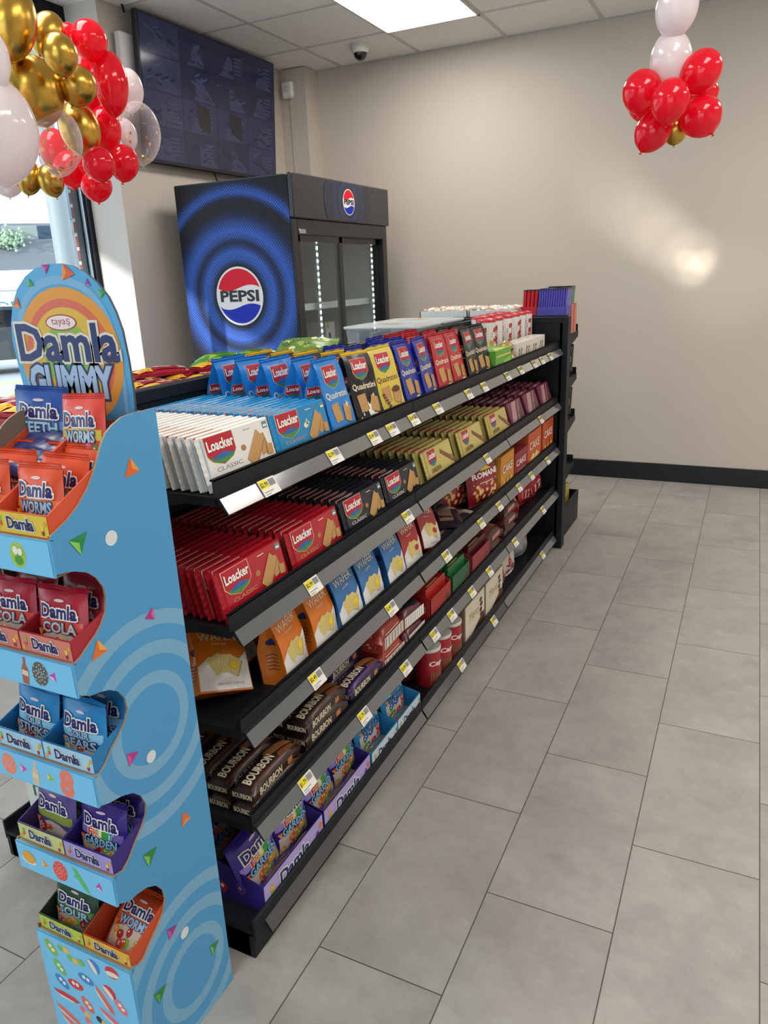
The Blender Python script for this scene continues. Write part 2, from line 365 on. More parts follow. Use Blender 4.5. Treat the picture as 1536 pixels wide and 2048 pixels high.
def outside():
    # white box truck with lettering
    t = tag(empty('box_truck', (0, 0, -.12)), 'long white box trailer parked across the street, seen through the window', 'truck')
    wv = mat('#e9ecec', .5)
    def P(px, py, D):
        d = ray(px, py); q = D / math.hypot(d.x, d.y); return Vector((0, 0, CH)) + d * q
    c0 = P(-160, 600, 24); c1 = P(190, 590, 24); ax = (c1 - c0); ax.z = 0; L = ax.length; ax.normalize(); ang = math.atan2(ax.y, ax.x)
    t.location = (c0.x, c0.y, -.12); t.rotation_euler = (0, 0, ang)
    b = MB(); b.box(0, L, 0, 2.4, .75, 2.15, wv, .03); b.box(.02, L - .02, -.01, 2.41, 1.60, 1.63, GREY)
    S = Surf(b, lambda u, v: (u, -.012, v)); S.text('DER', L * TX0, 1.08, .75, .25, mat('#2f7f8c', .5)); b.build('cargo_box', t)
    b = MB(); b.box(.1, L - .1, .2, 2.2, .45, .75, mat('#26292c', .6)); b.build('chassis', t)
    for x in (.8, 1.9, L - 2.2, L - 1.1):
        b = MB(); b.lathe([(.42, -.12), (.45, 0), (.42, .12)], mat('#17181a', .7), 18); o = b.build('wheel', t); o.location = (x, .3, .45); o.rotation_euler = (PI / 2, 0, 0)
    # shop building with shingle roof
    t = tag(empty('building', (0, 0, 0)), 'low building with grey shingle roof on the far side of the street', 'building')
    a = P(-200, 600, 46); bb = P(240, 590, 46); ax = (bb - a); ax.z = 0; L = ax.length; ax.normalize(); t.location = (a.x, a.y, -.12); t.rotation_euler = (0, 0, math.atan2(ax.y, ax.x))
    b = MB(); b.box(0, L, 0, 10, 0, 2.6, mat('#d8d6d0', .8)); b.build('wall', t)
    b = MB(); b.add([(-.4, -.5, 2.5), (L + .4, -.5, 2.5), (L + .4, 4, 5.3), (-.4, 4, 5.3), (-.4, 10, 2.5), (L + .4, 10, 2.5)], [(0, 1, 2, 3), (3, 2, 5, 4), (0, 3, 4), (1, 5, 2), (0, 4, 5, 1)], mat('#66686e', .9, 0, 0, .6, 4)); b.build('roof', t)
    # roof-top air conditioner
    c = P(58, 480, 49)
    t = tag(empty('air_conditioner', (c.x, c.y, c.z - .8)), 'boxy rooftop air conditioner above the grey shingle roof outside', 'air conditioner'); t.rotation_euler = (0, 0, math.atan2(ax.y, ax.x))
    b = MB(); b.box(-1.3, .5, -.8, .8, 0, 1.5, mat('#868d8a', .7), .03); b.build('housing', t)
    b = MB(); b.box(.5, 1.5, -.8, .8, .1, 1.5, mat('#2f4256', .7), .03); b.build('fan_section', t)
    b = MB()
    for x in (-.2, .35): b.tube([(x, -.7, 0), (x + .05, -1.1, -.9), (x - .1, -1.4, -2.0)], .09, mat('#dfe3e4', .5))
    b.build('duct', t)
    # bush
    c = P(8, 487, 48); b = MB(); g = mat('#9db394', .8)
    for i in range(500):
        p = Vector((random.gauss(0, .55), random.gauss(0, .5), random.gauss(0, .32))); r = random.uniform(.05, .10)
        b.lathe([(.02, -r), (r * .8, -r * .5), (r, 0), (r * .7, r * .6), (.02, r)], g, 7, p)
    tag(b.build('treetop', None, (c.x, c.y, c.z)), 'green treetop showing above the roof beside the rooftop air conditioner', 'tree')
    # pole
    c = P(124, 470, 17); b = MB(); b.lathe([(.20, -2.5), (.19, 1.0), (.17, 5.5)], mat('#7f878c', .6), 14)
    tag(b.build('utility_pole', None, (c.x, c.y, 2.3)), 'pale round utility pole standing outside the window', 'pole')
    # distant blue-grey building
    c = P(165, 440, 60); t = tag(empty('building', (c.x, c.y, 0)), 'small blue-grey building behind the pole outside', 'building'); t.rotation_euler = (0, 0, math.atan2(ax.y, ax.x))
    b = MB(); b.box(-1.6, 2.8, 0, 4, 0, 8.6, mat('#5f7488', .8)); b.build('wall', t); b = MB(); b.box(-1.7, 2.9, -.1, 4.1, 8.6, 8.9, mat('#6d7d8c', .8)); b.build('roof', t)
    b = MB(); b.box(-1.2, 2.4, -.06, .02, 6.2, 7.4, mat('#4f667c', .3)); b.build('window_band', t)
    # parked dark car
    c = P(-6, 690, 17.5); t = tag(empty('car', (c.x, c.y, -.12)), 'dark parked car at the left edge, beyond the window', 'car'); t.rotation_euler = (0, 0, math.atan2(ax.y, ax.x)); dk = mat('#3a3f45', .3, .2, .5)
    b = MB(); b.prism([(-2.2, .3), (2.1, .3), (2.2, .7), (1.3, .85), (.7, 1.3), (-1.0, 1.35), (-1.7, .95), (-2.2, .85)], dk, lambda a, z, q: (a, q, z), -.85, .85); b.build('body', t)
    b = MB(); b.prism([(-.9, .93), (.95, .93), (.6, 1.24), (-.85, 1.28)], mat('#10151a', .1), lambda a, z, q: (a, q, z), -.86, .86); b.build('side_window', t)
    for x in (-1.35, 1.35):
        for y in (-.8, .8):
            b = MB(); b.lathe([(.25, -.1), (.33, -.08), (.33, .08), (.25, .1)], mat('#141516', .7), 16); o = b.build('wheel', t); o.location = (x, y, .33); o.rotation_euler = (PI / 2, 0, 0)
    b = MB(); b.box(-40, 40, 0, .12, 0, .006, mat('#d8c36a', .8)); o = b.build('road_line'); c = P(60, 712, 15); o.location = (c.x, c.y, -.12); o.rotation_euler = (0, 0, math.atan2(ax.y, ax.x)); tag(o, 'faded yellow line painted along the street outside', 'road marking')
outside()
# spot lamps added indoors, standing in for sunlight reflected onto the far wall
def glint(src, px, py, size, watts, blend):
    l = bpy.data.lights.new('sun_glint_spot', 'SPOT'); l.spot_size = math.radians(size); l.spot_blend = blend; l.energy = watts; l.shadow_soft_size = .01; l.color = (1, .93, .8)
    o = bpy.data.objects.new('sun_glint_spot', l); COL.objects.link(o); o.location = src; d = at(px, py, 1, YW) - Vector(src); o.rotation_euler = d.to_track_quat('-Z', 'Y').to_euler(); return o
g = (2.1, YB + .3, 1.9)
glint(g, 1372, 520, 1.0, 1500, .9); glint(g, 1405, 524, 1.1, 1700, .9); glint(g, 1388, 545, 1.3, 1100, 1); glint(g, 1378, 516, 2.6, 1500, 1); glint(g, 1325, 478, 2.8, 1100, 1); glint(g, 1285, 446, 3.0, 800, 1); glint(g, 1240, 412, 3.2, 520, 1); glint(g, 1200, 380, 3.6, 330, 1); glint(g, 1450, 575, 4.5, 350, 1)
# ------------------------------------------------------------------ ceiling lights
PAN = mat('#fdf8f1', .5, emit=LAMP)
for i, (x, y, w) in enumerate(((-2.232, 3.584, 'bright square-edged ceiling panel light nearest the far wall above the television side'), (.815, 3.584, 'ceiling panel light above the aisle, right of the picture'),
        (-2.232, .54, 'added unseen ceiling panel light above the left window, nearer the camera'), (.205, .54, 'added unseen ceiling panel light over the aisle near the camera'), (2.0, 2.1, 'added unseen ceiling panel light near the right wall'), (-1.0, -1.9, 'added unseen ceiling panel light behind the camera'))):  # panels past the second are added out of view to brighten the room
    t = tag(empty('ceiling_light', (x + .305, y + .61, HZ)), w, 'ceiling light', 'recessed panel lights in the ceiling')
    b = MB(); b.box(-.292, .292, -.597, .597, -.012, -.006, PAN); b.build('diffuser', t)
    b = MB()
    for q in ((-.305, -.29, -.61, .61), (.29, .305, -.61, .61), (-.305, .305, -.61, -.595), (-.305, .305, .595, .61)): b.box(*q, -.014, 0, GW)
    b.build('frame', t)
# camera dome
c = at(720, 100, 2, HZ - .03)
t = tag(empty('security_camera', (c.x, c.y, HZ)), 'white dome security camera with black lens mounted on the ceiling', 'security camera')
b = MB(); b.lathe([(.0, 0), (.062, 0), (.062, -.03), (.052, -.05), (.0, -.052)][1:4], mat('#d8d4cf', .4), 24); b.build('housing', t)
b = MB(); b.lathe([(.044 * math.cos(a), -.05 - .044 * math.sin(a)) for a in [i * PI / 2 / 7 for i in range(8)]][:-1] + [(.002, -.094)], mat('#0b0c0f', .08, 0, .5), 20); b.build('lens_dome', t)
# motion sensor on the wall corner
c = at(578, 181, 1, 5.155)
t = tag(empty('motion_sensor', (c.x, 5.155, c.z)), 'small white square sensor on the wall corner beside the television', 'sensor')
b = MB(); b.box(-.045, .045, -.035, .004, -.055, .055, mat('#e6e3df', .4), .012); b.build('case', t)
b = MB(); b.lathe([(.024, -.004), (.022, .004), (.018, .006)], mat('#c6c9cc', .3), 18); o = b.build('lens', t); o.location = (0, -.036, .008); o.rotation_euler = (PI / 2, 0, 0)
b = MB(); b.tube([(0, 0, -.055), (.004, .002, -.6), (.004, .002, -2.6)], .004, mat('#b9b2a6', .6)); b.build('cable', t)
# ------------------------------------------------------------------ television
def television():
    t = tag(empty('television', (-3.17, 4.245, 2.50)), 'large flat wall television showing dim security camera pictures', 'television'); t.rotation_euler = (0, math.radians(4), 0)
    bz = mat('#14161c', .3); hw, hh = .665, .377
    b = MB(); b.box(-.035, 0, -hw, hw, -hh, hh, bz, .006); b.build('bezel', t)
    b = MB(); S = Surf(b, lambda u, v: (.002, u, v), dl=.0004)
    def sc(h, e=.55): return mat(h, .12, 0, 0, emit=e * .6, spec=.5)
    S.rect(-hw + .012, -hh + .02, hw - .012, hh - .012, sc('#171a2c'), 0)
    rnd = random.Random(4); W4 = (2 * hw - .03) / 4; H3 = (2 * hh - .036) / 4
    for i in range(4):
        for j in range(4):
            x = -hw + .015 + i * W4; y = -hh + .022 + j * H3
            q = S.sub(x, y)
            q.rect(.003, .003, W4 - .003, H3 - .003, sc(rnd.choice(['#1c2038', '#222742', '#1a1e36', '#262b46'])), 1)
            a = rnd.uniform(.2, .8) * W4
            q.poly([(a * .6, .004), (min(a + .12, W4 - .01), .004), (W4 * .55, H3 * .7), (W4 * .42, H3 * .7)], sc('#2b304a'), 2)
            for k in range(9):
                sx = rnd.uniform(.01, W4 - .09); sy = rnd.uniform(.01, H3 - .05); sl = rnd.choice([-.7, .7, .9, -.9]); ln = rnd.uniform(.03, .09)
                q.poly([(sx, sy), (sx + ln, sy + ln * sl * .45 if 0 < sy + ln * sl * .45 < H3 else sy), (sx + ln, sy + .012 + (ln * sl * .45 if 0 < sy + ln * sl * .45 < H3 - .014 else 0)), (sx, sy + .012)], sc(rnd.choice(['#141730', '#12142a', '#23262f', '#2a3a5c', '#1d1c2c'])), 3 + k * .1)
            if (i, j) in ((1, 1), (2, 1)): q.poly([(W4 * .45, H3 * .25), (W4 * .8, H3 * .1), (W4 * .78, H3 * .85), (W4 * .4, H3 * .95)], sc('#17181d'), 5)
            if rnd.random() < .5:
                for k in range(5): q.rect(W4 * .6, H3 * (.2 + .12 * k), W4 * .85, H3 * (.26 + .12 * k), sc('#30344c'), 4.5)
    b.build('screen', t)
    b = MB(); b.box(-.10, -.035, -.25, .25, -.2, .2, mat('#22242a', .5)); b.build('wall_bracket', t)
    b = MB(); b.box(-.098, -.055, -.735, -.60, -.02, .26, mat('#d9d2d2', .4), .006); b.build('junction_box', t)
    b = MB(); b.tube([(-.08, -.66, .36), (-.07, -.72, .5), (-.09, -.7, .62)], .006, BLACK); b.tube([(-.08, -.60, .40), (-.07, -.55, .42), (-.08, -.3, .38), (-.085, -.1, .2)], .005, BLACK)
    b.tube([(-.07, .03, -.36), (-.05, .05, -.43), (-.05, .12, -.44), (-.06, .2, -.40)], .004, BLACK); b.build('cable', t)
television()
# ------------------------------------------------------------------ drinks cooler
def dots_mat():
    m, nt, b = nodes('halftone_print'); tc = N(nt, 'ShaderNodeTexCoord'); sp = N(nt, 'ShaderNodeSeparateXYZ'); nt.links.new(tc.outputs['Object'], sp.inputs[0])
    x = sp.outputs[0]; z = sp.outputs[2]
    r = math_(nt, 'SQRT', math_(nt, 'ADD', math_(nt, 'MULTIPLY', x, x), math_(nt, 'MULTIPLY', z, z)))
    cr = N(nt, 'ShaderNodeValToRGB'); nt.links.new(r, cr.inputs[0]); e = cr.color_ramp.elements; e[0].position = 0; e[0].color = (0, 0, 0, 1); e[1].position = 1; e[1].color = (0, 0, 0, 1)
    for p, v in ((.17, .0), (.205, .85), (.25, 1), (.275, .55), (.30, .2), (.325, .75), (.36, 1), (.40, .75), (.445, .25), (.48, .0), (.525, .05), (.56, .95), (.585, .8), (.62, .1), (.66, 0)):
        q = e.new(p); q.color = (v, v, v, 1)
    def grid(o):
        s = 1 / .0175
        fx = math_(nt, 'SUBTRACT', math_(nt, 'FRACT', math_(nt, 'ADD', math_(nt, 'MULTIPLY', x, s), o + 40)), .5)
        fz = math_(nt, 'SUBTRACT', math_(nt, 'FRACT', math_(nt, 'ADD', math_(nt, 'MULTIPLY', z, s), o + 40)), .5)
        return math_(nt, 'SQRT', math_(nt, 'ADD', math_(nt, 'MULTIPLY', fx, fx), math_(nt, 'MULTIPLY', fz, fz)))
    d = math_(nt, 'MINIMUM', grid(0), grid(.5))
    f = math_(nt, 'LESS_THAN', d, math_(nt, 'MULTIPLY', cr.outputs[0], .34))
    base = mixc(nt, cr.outputs[0], lin('#14141b'), lin('#183272'))
    dc = mixc(nt, cr.outputs[0], lin('#35569a'), lin('#3c6ad2'))
    nt.links.new(mixc(nt, f, base, dc), b.inputs['Base Color']); b.inputs['Roughness'].default_value = .42; b.inputs['Specular IOR Level'].default_value = .25
    return m
def cola_logo(S, r, l=1):
    n = 40; circ = lambda a, q=r: (q * math.cos(a), q * math.sin(a))
    S.ell(0, 0, r, r, mat('#ececf0', .5), l, n)
    q = r * .93; wave = lambda x, y: y + .10 * r * math.sin(x / q * 3.0)
    a1 = math.asin(.30)
    top = [circ(a1 + (PI - 2 * a1) * i / 20, q) for i in range(21)]; xe = q * math.cos(a1)
    top += [(-xe + 2 * xe * i / 14, wave(-xe + 2 * xe * i / 14, .30 * q) - (0)) for i in range(1, 14)]
    S.poly(top, mat('#e01a34', .5, spec=.2), l + 1)
    a2 = math.asin(.36); xb = q * math.cos(a2)
    bot = [circ(-a2 - (PI - 2 * a2) * i / 20, q) for i in range(21)][::-1] + [(xb - 2 * xb * i / 14, wave(xb - 2 * xb * i / 14, -.38 * q)) for i in range(1, 14)]
    S.poly(bot, mat('#1a33b8', .5, spec=.2), l + 1)
    S.text('PEPSI', -r * .80, -r * .17, r * 1.6, r * .36, mat('#101114', .5), l + 2, .035)
def cooler():
    x0, x1, y0, y1, H = -3.12, -2.33, 3.70, 4.90, 2.0
    t = tag(empty('drinks_cooler', ((x0 + x1) / 2, (y0 + y1) / 2, 0)), 'tall black sliding-door drinks cooler with blue halftone rings on its side', 'fridge')
    dx, dy = (x1 - x0) / 2, (y1 - y0) / 2; K = mat('#1b1b1f', .35, 0, .2); KI = mat('#d5d9da', .5)
    b = MB(); b.box(-dx, dx - .04, -dy, -dy + .04, .03, H, K); b.box(-dx, dx - .04, dy - .04, dy, .03, H, K); b.box(-dx, -dx + .05, -dy + .04, dy - .04, .03, H, K)
    b.box(-dx + .05, dx - .04, -dy + .04, dy - .04, .03, .35, K); b.box(-dx + .05, dx - .04, -dy + .04, dy - .04, 1.76, H, K)
    b.box(-dx + .051, -dx + .06, -dy + .041, dy - .041, .35, 1.76, KI); b.box(-dx + .05, dx - .1, -dy + .041, -dy + .05, .35, 1.76, KI); b.box(-dx + .05, dx - .1, dy - .05, dy - .041, .35, 1.76, KI); b.build('cabinet', t)
    b = MB(); b.box(-.394, .384, -.004, 0, -1.345, .622, dots_mat()); S = Surf(b, lambda u, v: (u, -.0045, v), dl=.0006); cola_logo(S, .166)
    o = b.build('side_graphic', t); o.location = (0.0, -dy, 1.372); o['label'] = 'blue halftone ring print with round red, white and blue badge'
    b = MB(); b.box(dx - .012, dx + .02, -dy - .005, dy + .005, 1.775, H + .005, mat('#26272b', .3, 0, .2), .006); S = Surf(b, lambda u, v: (dx + .021, u, v), dl=.0006)
    for rr, cc in ((.30, '#22263c'), (.24, '#26272b'), (.21, '#262c4c'), (.15, '#26272b'), (.13, '#22305c'), (.095, '#26272b')):
        S.sub(.03, 1.89).poly([(rr * math.cos(2 * PI * i / 24), max(-.105, min(.105, rr * math.sin(2 * PI * i / 24)))) for i in range(24)], mat(cc, .3), 1 + (.3 - rr) * 4)
    cola_logo(S.sub(.03, 1.89), .075, 3); b.build('header', t)
    b = MB(); b.box(dx - .04, dx, -dy, -dy + .055, .03, 1.775, K, .004); b.box(dx - .04, dx, dy - .06, dy, .03, 1.775, K, .004); b.box(dx - .04, dx, -dy + .055, dy - .06, 1.69, 1.775, K, .004); b.box(dx - .04, dx, -dy + .055, dy - .06, .03, .36, K, .004); b.build('door_frame', t)
    gl = GLASS
    for (a, c, ox) in ((-dy + .055, -.02, -.012), (-.05, dy - .06, -.035)):
        b = MB(); z0, z1 = .36, 1.69; xx = dx + ox
        b.box(xx - .015, xx, a, a + .035, z0, z1, K); b.box(xx - .015, xx, c - .04, c, z0, z1, K); b.box(xx - .015, xx, a, c, z1 - .035, z1, K); b.box(xx - .015, xx, a, c, z0, z0 + .04, K); d = b.build('sliding_door', t)
        b = MB(); b.box(xx - .010, xx - .006, a + .035, c - .04, z0 + .04, z1 - .035, gl); b.build('door_glass', d)
    b = MB(); b.box(dx + .0, dx + .008, -dy + .06, -dy + .13, 1.695, 1.72, mat('#b8bcbe', .3, .8), .003); b.build('lock', t)
    b = MB()
    for z in (.7, 1.0, 1.28): b.box(-dx + .07, dx - .12, -dy + .06, dy - .06, z, z + .012, mat('#c9cdce', .4, .5)); b.box(dx - .13, dx - .118, -dy + .06, dy - .06, z - .01, z + .03, mat('#d9dddd', .4))
    b.build('wire_shelf', t)
    for y in (-dy + .10, .33 - dy + .06, dy - .075):
        b = MB(); b.box(dx - .10, dx - .085, y - .012, y + .012, .4, 1.70, mat('#9aa0a2', .4))
        e = mat('#dff5f2', .4, emit=16)
        for k in range(34): b.box(dx - .085, dx - .082, y - .006, y + .006, .42 + k * .0375, .436 + k * .0375, e)
        b.build('light_strip', t)
    rnd = random.Random(3)
cooler()
# white cartons inside cooler, standing on its shelf
for i, (y, z, w, h, lab) in enumerate(((4.02, 1.292, .13, .22, 'white carton with a small black print, on the upper wire shelf inside the cooler'), (4.45, 1.012, .12, .16, 'short white carton behind the far glass door of the cooler'), (3.95, 1.012, .16, .2, 'wide white carton on the middle wire shelf inside the cooler'))):
    b = MB(); b.box(-.09, .09, -w / 2, w / 2, 0, h, card('#cfd2d2'), .003); S = Surf(b, lambda u, v: (.0905, u, v)); S.rect(-.03, .05, .0, .09, BLACK); S.rect(-.05, .12, -.02, .16, mat('#c9a24a', .5))
    tag(b.build('carton', None, (-2.65, y, z)), lab, 'carton')
# ================================================================== shelving
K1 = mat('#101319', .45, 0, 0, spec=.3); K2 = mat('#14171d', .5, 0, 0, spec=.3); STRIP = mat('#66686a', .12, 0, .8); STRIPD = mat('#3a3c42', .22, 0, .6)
BAY = [1.035, 1.949, 2.863, 3.777]; SH = [1.072, .80, .567, .332]; BZ = .078; XC = -1.27
STOCK = mat('#c9ccd0', .6)
def bay(i):
    y0, y1 = BAY[i], BAY[i + 1]; ym = (y0 + y1) / 2
    t = tag(empty('shelving_unit', (XC, ym, 0)), ['black metal double-sided shelving bay nearest the camera, beside the sky-blue cardboard display', 'middle bay of the black metal shelving row', 'farthest bay of the black metal shelving row, before the end panel'][i], 'shelf unit', 'bays of the black shelving row')
    L = (y1 - y0) / 2 - .0015
    b = MB(); b.box(-.008, .008, -L, L, .08, 1.215, K1); b.box(-.016, .016, -L, L, 1.19, 1.222, K2, .003)
    for k in range(int(2 * L / .05)):
        y = -L + .03 + k * .05
        for z in (1.155, 1.10, .88, .65, .42): b.add([(.0085, y, z + .006), (.0085, y + .007, z), (.0085, y, z - .006), (.0085, y + .002, z)], [(0, 1, 2, 3)], mat('#6b7078', .5))
    b.build('back_panel', t)
    for s in (-1, 1):
        b = MB(); b.box(-.02, .02, s * L - (.028 if s > 0 else 0), s * L + (.028 if s < 0 else 0), 0, 1.21, K2, .002); b.build('upright', t)
    for sd in (1, -1):
        # base deck
        def X(a, c): return (a, c) if sd > 0 else (-c, -a)
        Ln = L + (.036 if i == 0 else 0)
        b = MB(); b.box(*X(.02, .400), -Ln, L, BZ - .012, BZ, K1); b.box(*X(.400, .408), -Ln, L, .05, BZ + .030, K2, .002); b.box(*X(.388, .402), -Ln - .001, L + .001, .0, .06, K1, .002)
        b.box(*X(.02, .392), -Ln, -Ln + .006, .0, BZ - .012, K2); b.box(*X(.30, .392), -Ln, -Ln + .03, 0, BZ - .012, K1); b.box(*X(.30, .392), L - .02, L, 0, BZ - .012, K1); b.box(*X(.02, .40), -L, -L + .003, .03, BZ - .012, K2)
        d = b.build('base_deck', t)
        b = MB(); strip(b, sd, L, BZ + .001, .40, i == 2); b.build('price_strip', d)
        for k, z in enumerate(SH if sd > 0 else [1.125, .80, .567, .30]):
            b = MB(); b.box(*X(.012, .404), -L, L, z - .018, z, K1)
            for e in (-L + .002, L - .006): b.add([((.015 if sd > 0 else -.015), e, z - .018), ((.33 if sd > 0 else -.33), e, z - .018), ((.015 if sd > 0 else -.015), e, z - .085)] + [((.015 if sd > 0 else -.015), e + .004, z - .018), ((.33 if sd > 0 else -.33), e + .004, z - .018), ((.015 if sd > 0 else -.015), e + .004, z - .085)], [(0, 1, 2), (3, 5, 4), (0, 3, 4, 1), (1, 4, 5, 2), (0, 2, 5, 3)], K1)
            s_ = b.build('shelf', t)
            b = MB(); b.box(*X(.402, .406), -L, L, z - .004, z + .034, K2, .001); b.box(*X(.398, .406), -L, L, z + .030, z + .034, K2); b.build('front_lip', s_)
            b = MB(); strip(b, sd, L, z, .406, True); b.build('price_strip', s_)
    return t
def strip(b, sd, L, z, x, light):
    P = [(x, z + .001), (x + .008, z - .003), (x + .026, z - .031), (x + .022, z - .034), (x + .002, z - .008)]
    vs = [(sd * a, y, c) for y in (-L + .003, L - .003) for a, c in P]; n = len(P)
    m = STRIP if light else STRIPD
    b.add(vs, [(1, 2, n + 2, n + 1)], m); b.add(vs, [(i, (i + 1) % n, n + (i + 1) % n, n + i) for i in (0, 3, 4)], K2)
    cl = mat('#c9cbcc', .2, 0, .5); b.add(vs, [(2, 3, n + 3, n + 2)], cl); b.add(vs, [tuple(range(n)), tuple(range(n, 2 * n))], K2)
for i in range(3): bay(i)
def endcap():
    y0 = 3.780; D = .46
    t = tag(empty('end_cap_shelving', (XC, y0, 0)), 'black metal end cap shelving closing the far end of the shelf row', 'shelf unit')
    b = MB(); b.box(-.42, .42, 0, .012, .05, 1.21, K1); b.box(-.42, .42, -.002, .03, 1.19, 1.222, K2, .003); b.build('back_panel', t)
    for s in (-1, 1):
        b = MB(); b.box(*((.405, .448) if s > 0 else (-.448, -.405)), -.0, .07, .0, 1.222, K2, .003); b.build('upright', t)
    for z in (1.12, .885, .65, .38):
        b = MB(); b.box(-.40, .40, .07, D, z - .018, z, K1); b.box(-.40, .40, D, D + .006, z - .02, z + .035, K2)
        for s in (-.404, .400): b.prism([(.06, z), (D, z), (D, z - .03), (.10, z - .10), (.06, z - .12)], K2, lambda a, c, q: (q, a, c), s, s + .004)
        s_ = b.build('shelf', t)
        b = MB(); b.prism([(D + .006, z + .002), (D + .02, z - .03), (D + .016, z - .034), (D + .004, z - .02)], STRIP, lambda a, c, q: (q, a, c), -.398, .398); b.build('price_strip', s_)
    b = MB(); b.box(-.42, .42, .03, D + .10, 0, .12, K1, .003); b.box(-.42, .42, D + .092, D + .10, .12, .18, K2); b.box(.412, .42, .1, D + .10, .12, .18, K2); b.build('base_deck', t)
endcap()
# ------------------------------------------------------------------ price tags in the strips
PT = mat('#eceae4', .45); PY = mat('#f4e21c', .45)
def price_tag(px, py, k, price, lab):
    z = SH[k] if k < 4 else BZ + .001; xb = XC + (.406 if k < 4 else .40)
    p = at(px, py, 0, xb + .016); y = p.y
    w, h = .056, .036
    t = Vector((.018, 0, -.028)).normalized(); o = Vector((xb + .0095, 0, z - .003)); nrm = Vector((-t.z, 0, t.x))
    b = MB(); S = Surf(b, lambda u, v: (o + nrm * .0012 - t * (v - .034)) + Vector((0, u, 0)), dl=.0003)
    S.rect(0, 0, w, h, PT, 0); b.add([o + nrm * .0002 - t * (v - .034) + Vector((0, u, 0)) for u, v in ((0, 0), (0, h), (w, h), (w, 0))], [(0, 1, 2, 3)], PT)
    S.rect(.001, h * .45, w * .52, h - .001, PY, 1); S.text(price, .003, h * .52, w * .44, h * .3, BLACK, 2, .02)
    for q in range(12): S.rect(w * .56 + q * .0018, h * .5, w * .56 + q * .0018 + (.0006, .0011)[q % 2], h * .9, BLACK, 1)
    S.rect(w * .08, h * .22, w * .62, h * .28, GREY, 1); S.rect(w * .08, h * .08, w * .4, h * .13, GREY, 1)
    ob = b.build('price_tag', None, (0, y, 0)); return tag(ob, lab, 'price tag', 'price tags along the shelf edges')
shn = ['top shelf edge', 'second shelf edge', 'third shelf edge', 'fourth shelf edge', 'base shelf edge']
TAGS = [[(519, 968, '$2.99', 'below the white wafer packs, in the bright glare'), (656, 918, '$2.99', 'below the turquoise wafer pack'), (738, 882, '$5.49', 'below the sky-blue pouches'), (775, 864, '$5.49', 'below the black pouch with the yellow top'), (819, 844, '$5.49', 'below the yellow pouch'), (868, 820, '$5.49', 'past the first joint, below the dark blue pouches'), (931, 790, '$5.49', 'below the red pouches'), (963, 774, '$5.49', 'below the far black pouches'), (1010, 752, '$5.49', 'below the lime green box'), (1037, 739, '$6.79', 'nearest of four in the glare'), (1064, 726, '$6.79', 'second of four in the glare'), (1080, 720, '$6.79', 'third of four in the glare'), (1097, 713, '$6.79', 'last of four in the glare')],
        [(612, 1175, '$2.99', 'below the red wafer packs'), (806, 1030, '$2.99', 'below the far black wafer packs'), (969, 912, '$2.99', 'below the gold wafer packs'), (1078, 834, '$4.49', 'below the mauve packs')],
        [(620, 1363, '$2.49', 'below the orange wafer bags'), (773, 1218, '$2.49', 'below the blue wafer bags'), (886, 1108, '$2.49', 'below the red and white bags'), (957, 1043, '$5.99', 'below the dark flat packs'), (994, 1005, '$4.99', 'below the peanut snack bag'), (1034, 967, '$4.99', 'below the yellow box'), (1059, 945, '$4.99', 'below the maroon box'), (1092, 914, '$4.99', 'below the far orange box')],
        [(600, 1577, '$1.79', 'below the near brown biscuit packs'), (718, 1437, '$1.79', 'below the purple biscuit packs'), (803, 1342, '$3.99', 'below the orange-red crispbread packs'), (862, 1270, '$3.99', 'at the first strip joint'), (897, 1228, '$6.79', 'below the open red bar box'), (938, 1182, '$6.79', 'below the open green bar box'), (974, 1138, '$6.79', 'below the maroon bar box'), (1026, 1080, '$4.99', 'below the brown biscuit bricks'), (1083, 1013, '$4.99', 'below the shiny red bags')],
        [(917, 1335, '$5.99', 'below the red wafer roll tins'), (983, 1243, '$7.99', 'below the cream chocolate boxes'), (1082, 1107, '$4.99', 'below the silver bag')]]
for k, row in enumerate(TAGS):
    for px, py, pr_, w in row: price_tag(px, py, k, pr_, 'yellow and white price tag on the %s, %s' % (shn[k], w))
